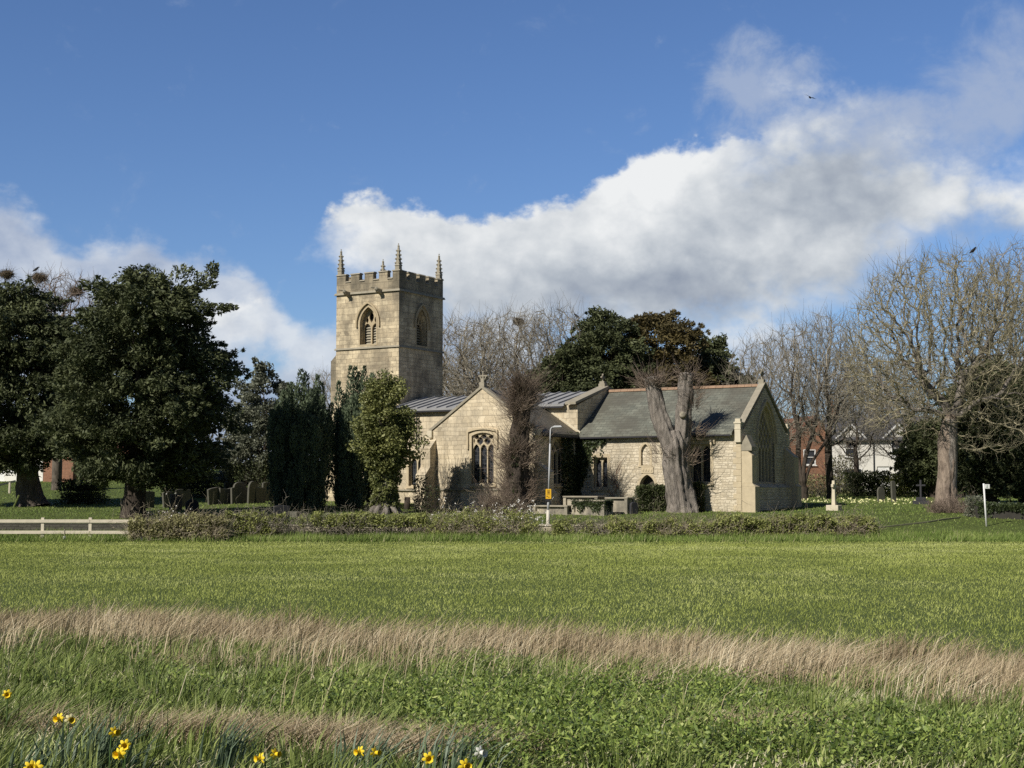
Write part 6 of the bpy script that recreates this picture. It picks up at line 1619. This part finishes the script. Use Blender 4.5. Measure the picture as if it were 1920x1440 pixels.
def curve(pts):
    """elevation of a cloud edge as a function of azimuth (both in radians)"""
    fc = nn.new('ShaderNodeFloatCurve'); cv = fc.mapping.curves[0]
    q = [( (dirof(px, py)[0]+.7)/1.4, dirof(px, py)[1]*2 ) for px, py in pts]
    q = [(max(0, min(1, a)), max(0, min(1, b_))) for a, b_ in q]
    while len(cv.points) < len(q): cv.points.new(.5, .5)
    for k, (a, b_) in enumerate(q): cv.points[k].location = (a, b_); cv.points[k].handle_type = 'AUTO'
    fc.mapping.update(); ll.new(M('MULTIPLY', M('ADD', az, .7), 1/1.4), fc.inputs['Value'])
    return M('MULTIPLY', fc.outputs[0], .5)
comb = nn.new('ShaderNodeCombineXYZ'); put(comb.inputs[0], az); put(comb.inputs[1], M('MULTIPLY', el, 1.25)); pos = comb.outputs[0]
def shift(dx, dy):
    n_ = nn.new('ShaderNodeVectorMath'); n_.operation = 'ADD'; ll.new(pos, n_.inputs[0]); n_.inputs[1].default_value = (dx, dy, 0); return n_.outputs[0]
nbig = NOISE(pos, 13, 9, .58, .15); nfine = NOISE(shift(3.1, 1.7), 34, 8, .6, .1)
nb0 = M('SUBTRACT', nbig, .5); nf0 = M('SUBTRACT', nfine, .5)
nbil = M('MULTIPLY', M('ABSOLUTE', M('SUBTRACT', NOISE(shift(5.5, 2.2), 24, 5, .5), .5)), 2.0); nb2 = M('SUBTRACT', nbil, .22)
ntot = M('ADD', M('ADD', M('MULTIPLY', nb0, .055), M('MULTIPLY', nf0, .030)), M('MULTIPLY', nb2, .020))
# main cumulus bank
topc = curve([(-300, 700), (480, 560), (560, 470), (600, 405), (640, 378), (720, 362), (790, 380), (850, 396), (950, 394), (1010, 372), (1060, 358), (1110, 330), (1160, 305), (1210, 274), (1270, 270), (1330, 268), (1390, 236), (1450, 208), (1510, 182), (1560, 205), (1620, 240), (1690, 270), (1760, 290), (1800, 284), (1860, 298), (1920, 330), (2200, 250), (2900, 400)])
botc = curve([(-300, 720), (480, 600), (580, 440), (640, 480), (720, 520), (800, 580), (860, 640), (1000, 640), (1300, 630), (1480, 605), (1590, 575), (1650, 505), (1720, 470), (1800, 445), (1920, 430), (2200, 420), (2900, 500)])
dt = M('SUBTRACT', topc, el); db = M('SUBTRACT', el, botc)
mt_a = SS(M('ADD', dt, ntot), -.002, .009); mt_b = SS(M('ADD', dt, M('MULTIPLY', ntot, 1.7)), -.022, .030)
soft = SS(az, .13, .20); mt = M('ADD', M('MULTIPLY', mt_a, M('SUBTRACT', 1.0, soft)), M('MULTIPLY', mt_b, soft)); mb = SS(M('ADD', db, M('MULTIPLY', ntot, 1.4)), -.022, .030)
mask1 = M('MULTIPLY', mt, mb)
# softer broken bank on the left and along the horizon
topl = curve([(-300, 400), (-60, 372), (30, 372), (90, 405), (130, 432), (180, 418), (230, 428), (290, 420), (340, 458), (420, 470), (490, 505), (540, 570), (600, 590), (680, 560), (900, 560), (1300, 600), (1600, 590), (1700, 640), (2000, 640), (2900, 500)])
dl = M('ADD', M('SUBTRACT', topl, el), M('MULTIPLY', ntot, 1.1))
mask2 = M('MULTIPLY', SS(dl, -.003, .020), SS(M('ADD', NOISE(shift(9.2, 4.4), 9, 7, .6, .2), M('MULTIPLY', SS(az, -.05, -.14), .09)), .40, .56))
mask2 = M('MULTIPLY', mask2, .88)
# thin wisps at the upper right
def blob(px, py, sx, sy, sc, lo, hi, a_):
    ca, ce_ = dirof(px, py); ex = M('DIVIDE', M('SUBTRACT', az, ca), sx); ey = M('DIVIDE', M('SUBTRACT', el, ce_), sy)
    g = M('EXPONENT', M('MULTIPLY', M('ADD', M('MULTIPLY', ex, ex), M('MULTIPLY', ey, ey)), -1.0))
    return M('MULTIPLY', SS(M('ADD', M('MULTIPLY', g, .5), NOISE(shift(px*.01, py*.013), sc, 8, .62, .3)), lo, hi), a_)
wisp = M('MAXIMUM', blob(1425, 170, .042, .040, 26, .62, 1.02, .8), blob(1840, 180, .045, .055, 18, .62, 1.05, .8))
wisp = M('MAXIMUM', wisp, blob(1640, 255, .07, .034, 20, .60, 1.0, .9))
# light on the clouds: rims and billows facing the sun (upper left) are bright, bases grey
lit = M('SUBTRACT', NOISE(pos, 16, 7, .55, .1), NOISE(shift(-.012, .016), 16, 7, .55, .1))
lit2 = M('SUBTRACT', NOISE(pos, 6.5, 3, .5), NOISE(shift(-.03, .04), 6.5, 3, .5))
rim = SS(M('ADD', dt, M('MULTIPLY', nb0, .10)), .105, .0)
hgt = SS(M('ADD', db, M('MULTIPLY', nb0, .12)), -.01, .10)
br = M('ADD', M('MULTIPLY', rim, .46), M('MULTIPLY', hgt, .14))
br = M('ADD', br, M('ADD', M('MULTIPLY', lit, 1.9), M('MULTIPLY', lit2, 1.2)))
def gauss(px, py, sx, sy):
    ca, ce_ = dirof(px, py); ex = M('DIVIDE', M('SUBTRACT', M('ADD', az, M('MULTIPLY', nb0, .05)), ca), sx); ey = M('DIVIDE', M('SUBTRACT', M('ADD', el, M('MULTIPLY', nf0, .04)), ce_), sy)
    return M('EXPONENT', M('MULTIPLY', M('ADD', M('MULTIPLY', ex, ex), M('MULTIPLY', ey, ey)), -1.0))
dark = M('MAXIMUM', gauss(1590, 330, .075, .042), M('MAXIMUM', M('MULTIPLY', gauss(1180, 540, .13, .022), .95), M('MULTIPLY', gauss(900, 395, .05, .02), .25)))
dark = M('MAXIMUM', dark, M('MULTIPLY', gauss(1860, 450, .06, .02), .8))
br = M('ADD', M('ADD', M('MULTIPLY', rim, .24), .63), M('MULTIPLY', nb2, .42))
br = M('ADD', br, M('ADD', M('MULTIPLY', lit, .95), M('MULTIPLY', lit2, .6)))
br = M('ADD', br, M('MULTIPLY', gauss(1230, 330, .05, .03), .25))
br = M('SUBTRACT', br, M('MULTIPLY', dark, .46))
cc = nn.new('ShaderNodeValToRGB'); put(cc.inputs[0], M('ADD', br, .0, True)); e = cc.color_ramp.elements
K = 1.0/SKY
srgb = lambda r_, g_, b_: tuple(((c/255+.055)/1.055)**2.4 if c > 10 else c/255/12.92 for c in (r_, g_, b_))
e[0].position = .05; e[0].color = srgb(148, 158, 174)+(1,); e[1].position = .95; e[1].color = srgb(238, 240, 241)+(1,)
for p_, c_ in ((.35, (178, 186, 196)), (.65, (210, 215, 220))): x_ = e.new(p_); x_.color = srgb(*c_)+(1,)
def scale(c, k):
    n_ = nn.new('ShaderNodeVectorMath'); n_.operation = 'SCALE'; ll.new(c, n_.inputs[0]); n_.inputs['Scale'].default_value = k; return n_.outputs[0]
c1_ = scale(cc.outputs[0], K)
cc2 = nn.new('ShaderNodeValToRGB'); put(cc2.inputs[0], M('ADD', M('ADD', M('MULTIPLY', lit, 1.6), M('MULTIPLY', lit2, 1.2)), M('ADD', M('MULTIPLY', SS(dl, .10, .0), .35), .30), True)); e2 = cc2.color_ramp.elements
e2[0].position = .1; e2[0].color = srgb(152, 166, 192)+(1,); e2[1].position = .9; e2[1].color = srgb(222, 227, 233)+(1,)
c2_ = scale(cc2.outputs[0], K)
HS = nn.new('ShaderNodeMix'); HS.data_type = 'RGBA'; HS.blend_type = 'MULTIPLY'; HS.inputs[0].default_value = 1; ll.new(sky.outputs[0], HS.inputs[6]); HS.inputs[7].default_value = (.72, .90, 1.22, 1)
dim = M('ADD', M('MULTIPLY', SS(sep.outputs[1], -.15, .5), .62), .38)   # added dimming of sky and clouds behind the viewer, cuts fill on shaded walls
col = MIX(wisp, HS.outputs[2], tuple(K*c for c in srgb(168, 182, 207)))
col = MIX(mask2, col, c2_); col = MIX(mask1, col, c1_)
dimn = nn.new('ShaderNodeVectorMath'); dimn.operation = 'SCALE'; ll.new(col, dimn.inputs[0]); ll.new(dim, dimn.inputs['Scale'])
ll.new(dimn.outputs[0], bg.inputs['Color'])

cam = bpy.data.cameras.new('camera'); co = bpy.data.objects.new('camera', cam); C.objects.link(co)
cam.sensor_width = 36; cam.lens = 36*F/1920; cam.clip_start = .1; cam.clip_end = 8000
co.location = (0, 0, CAMZ); co.rotation_euler = (math.pi/2 + PITCH, 0, 0)
sc_ = bpy.context.scene; sc_.camera = co
sc_.view_settings.view_transform = 'Standard'; sc_.view_settings.look = 'None'; sc_.view_settings.exposure = 0; sc_.view_settings.gamma = 1
sc_.render.engine = 'CYCLES'; sc_.cycles.use_denoising = False; sc_.cycles.max_bounces = 6; sc_.cycles.transparent_max_bounces = 4
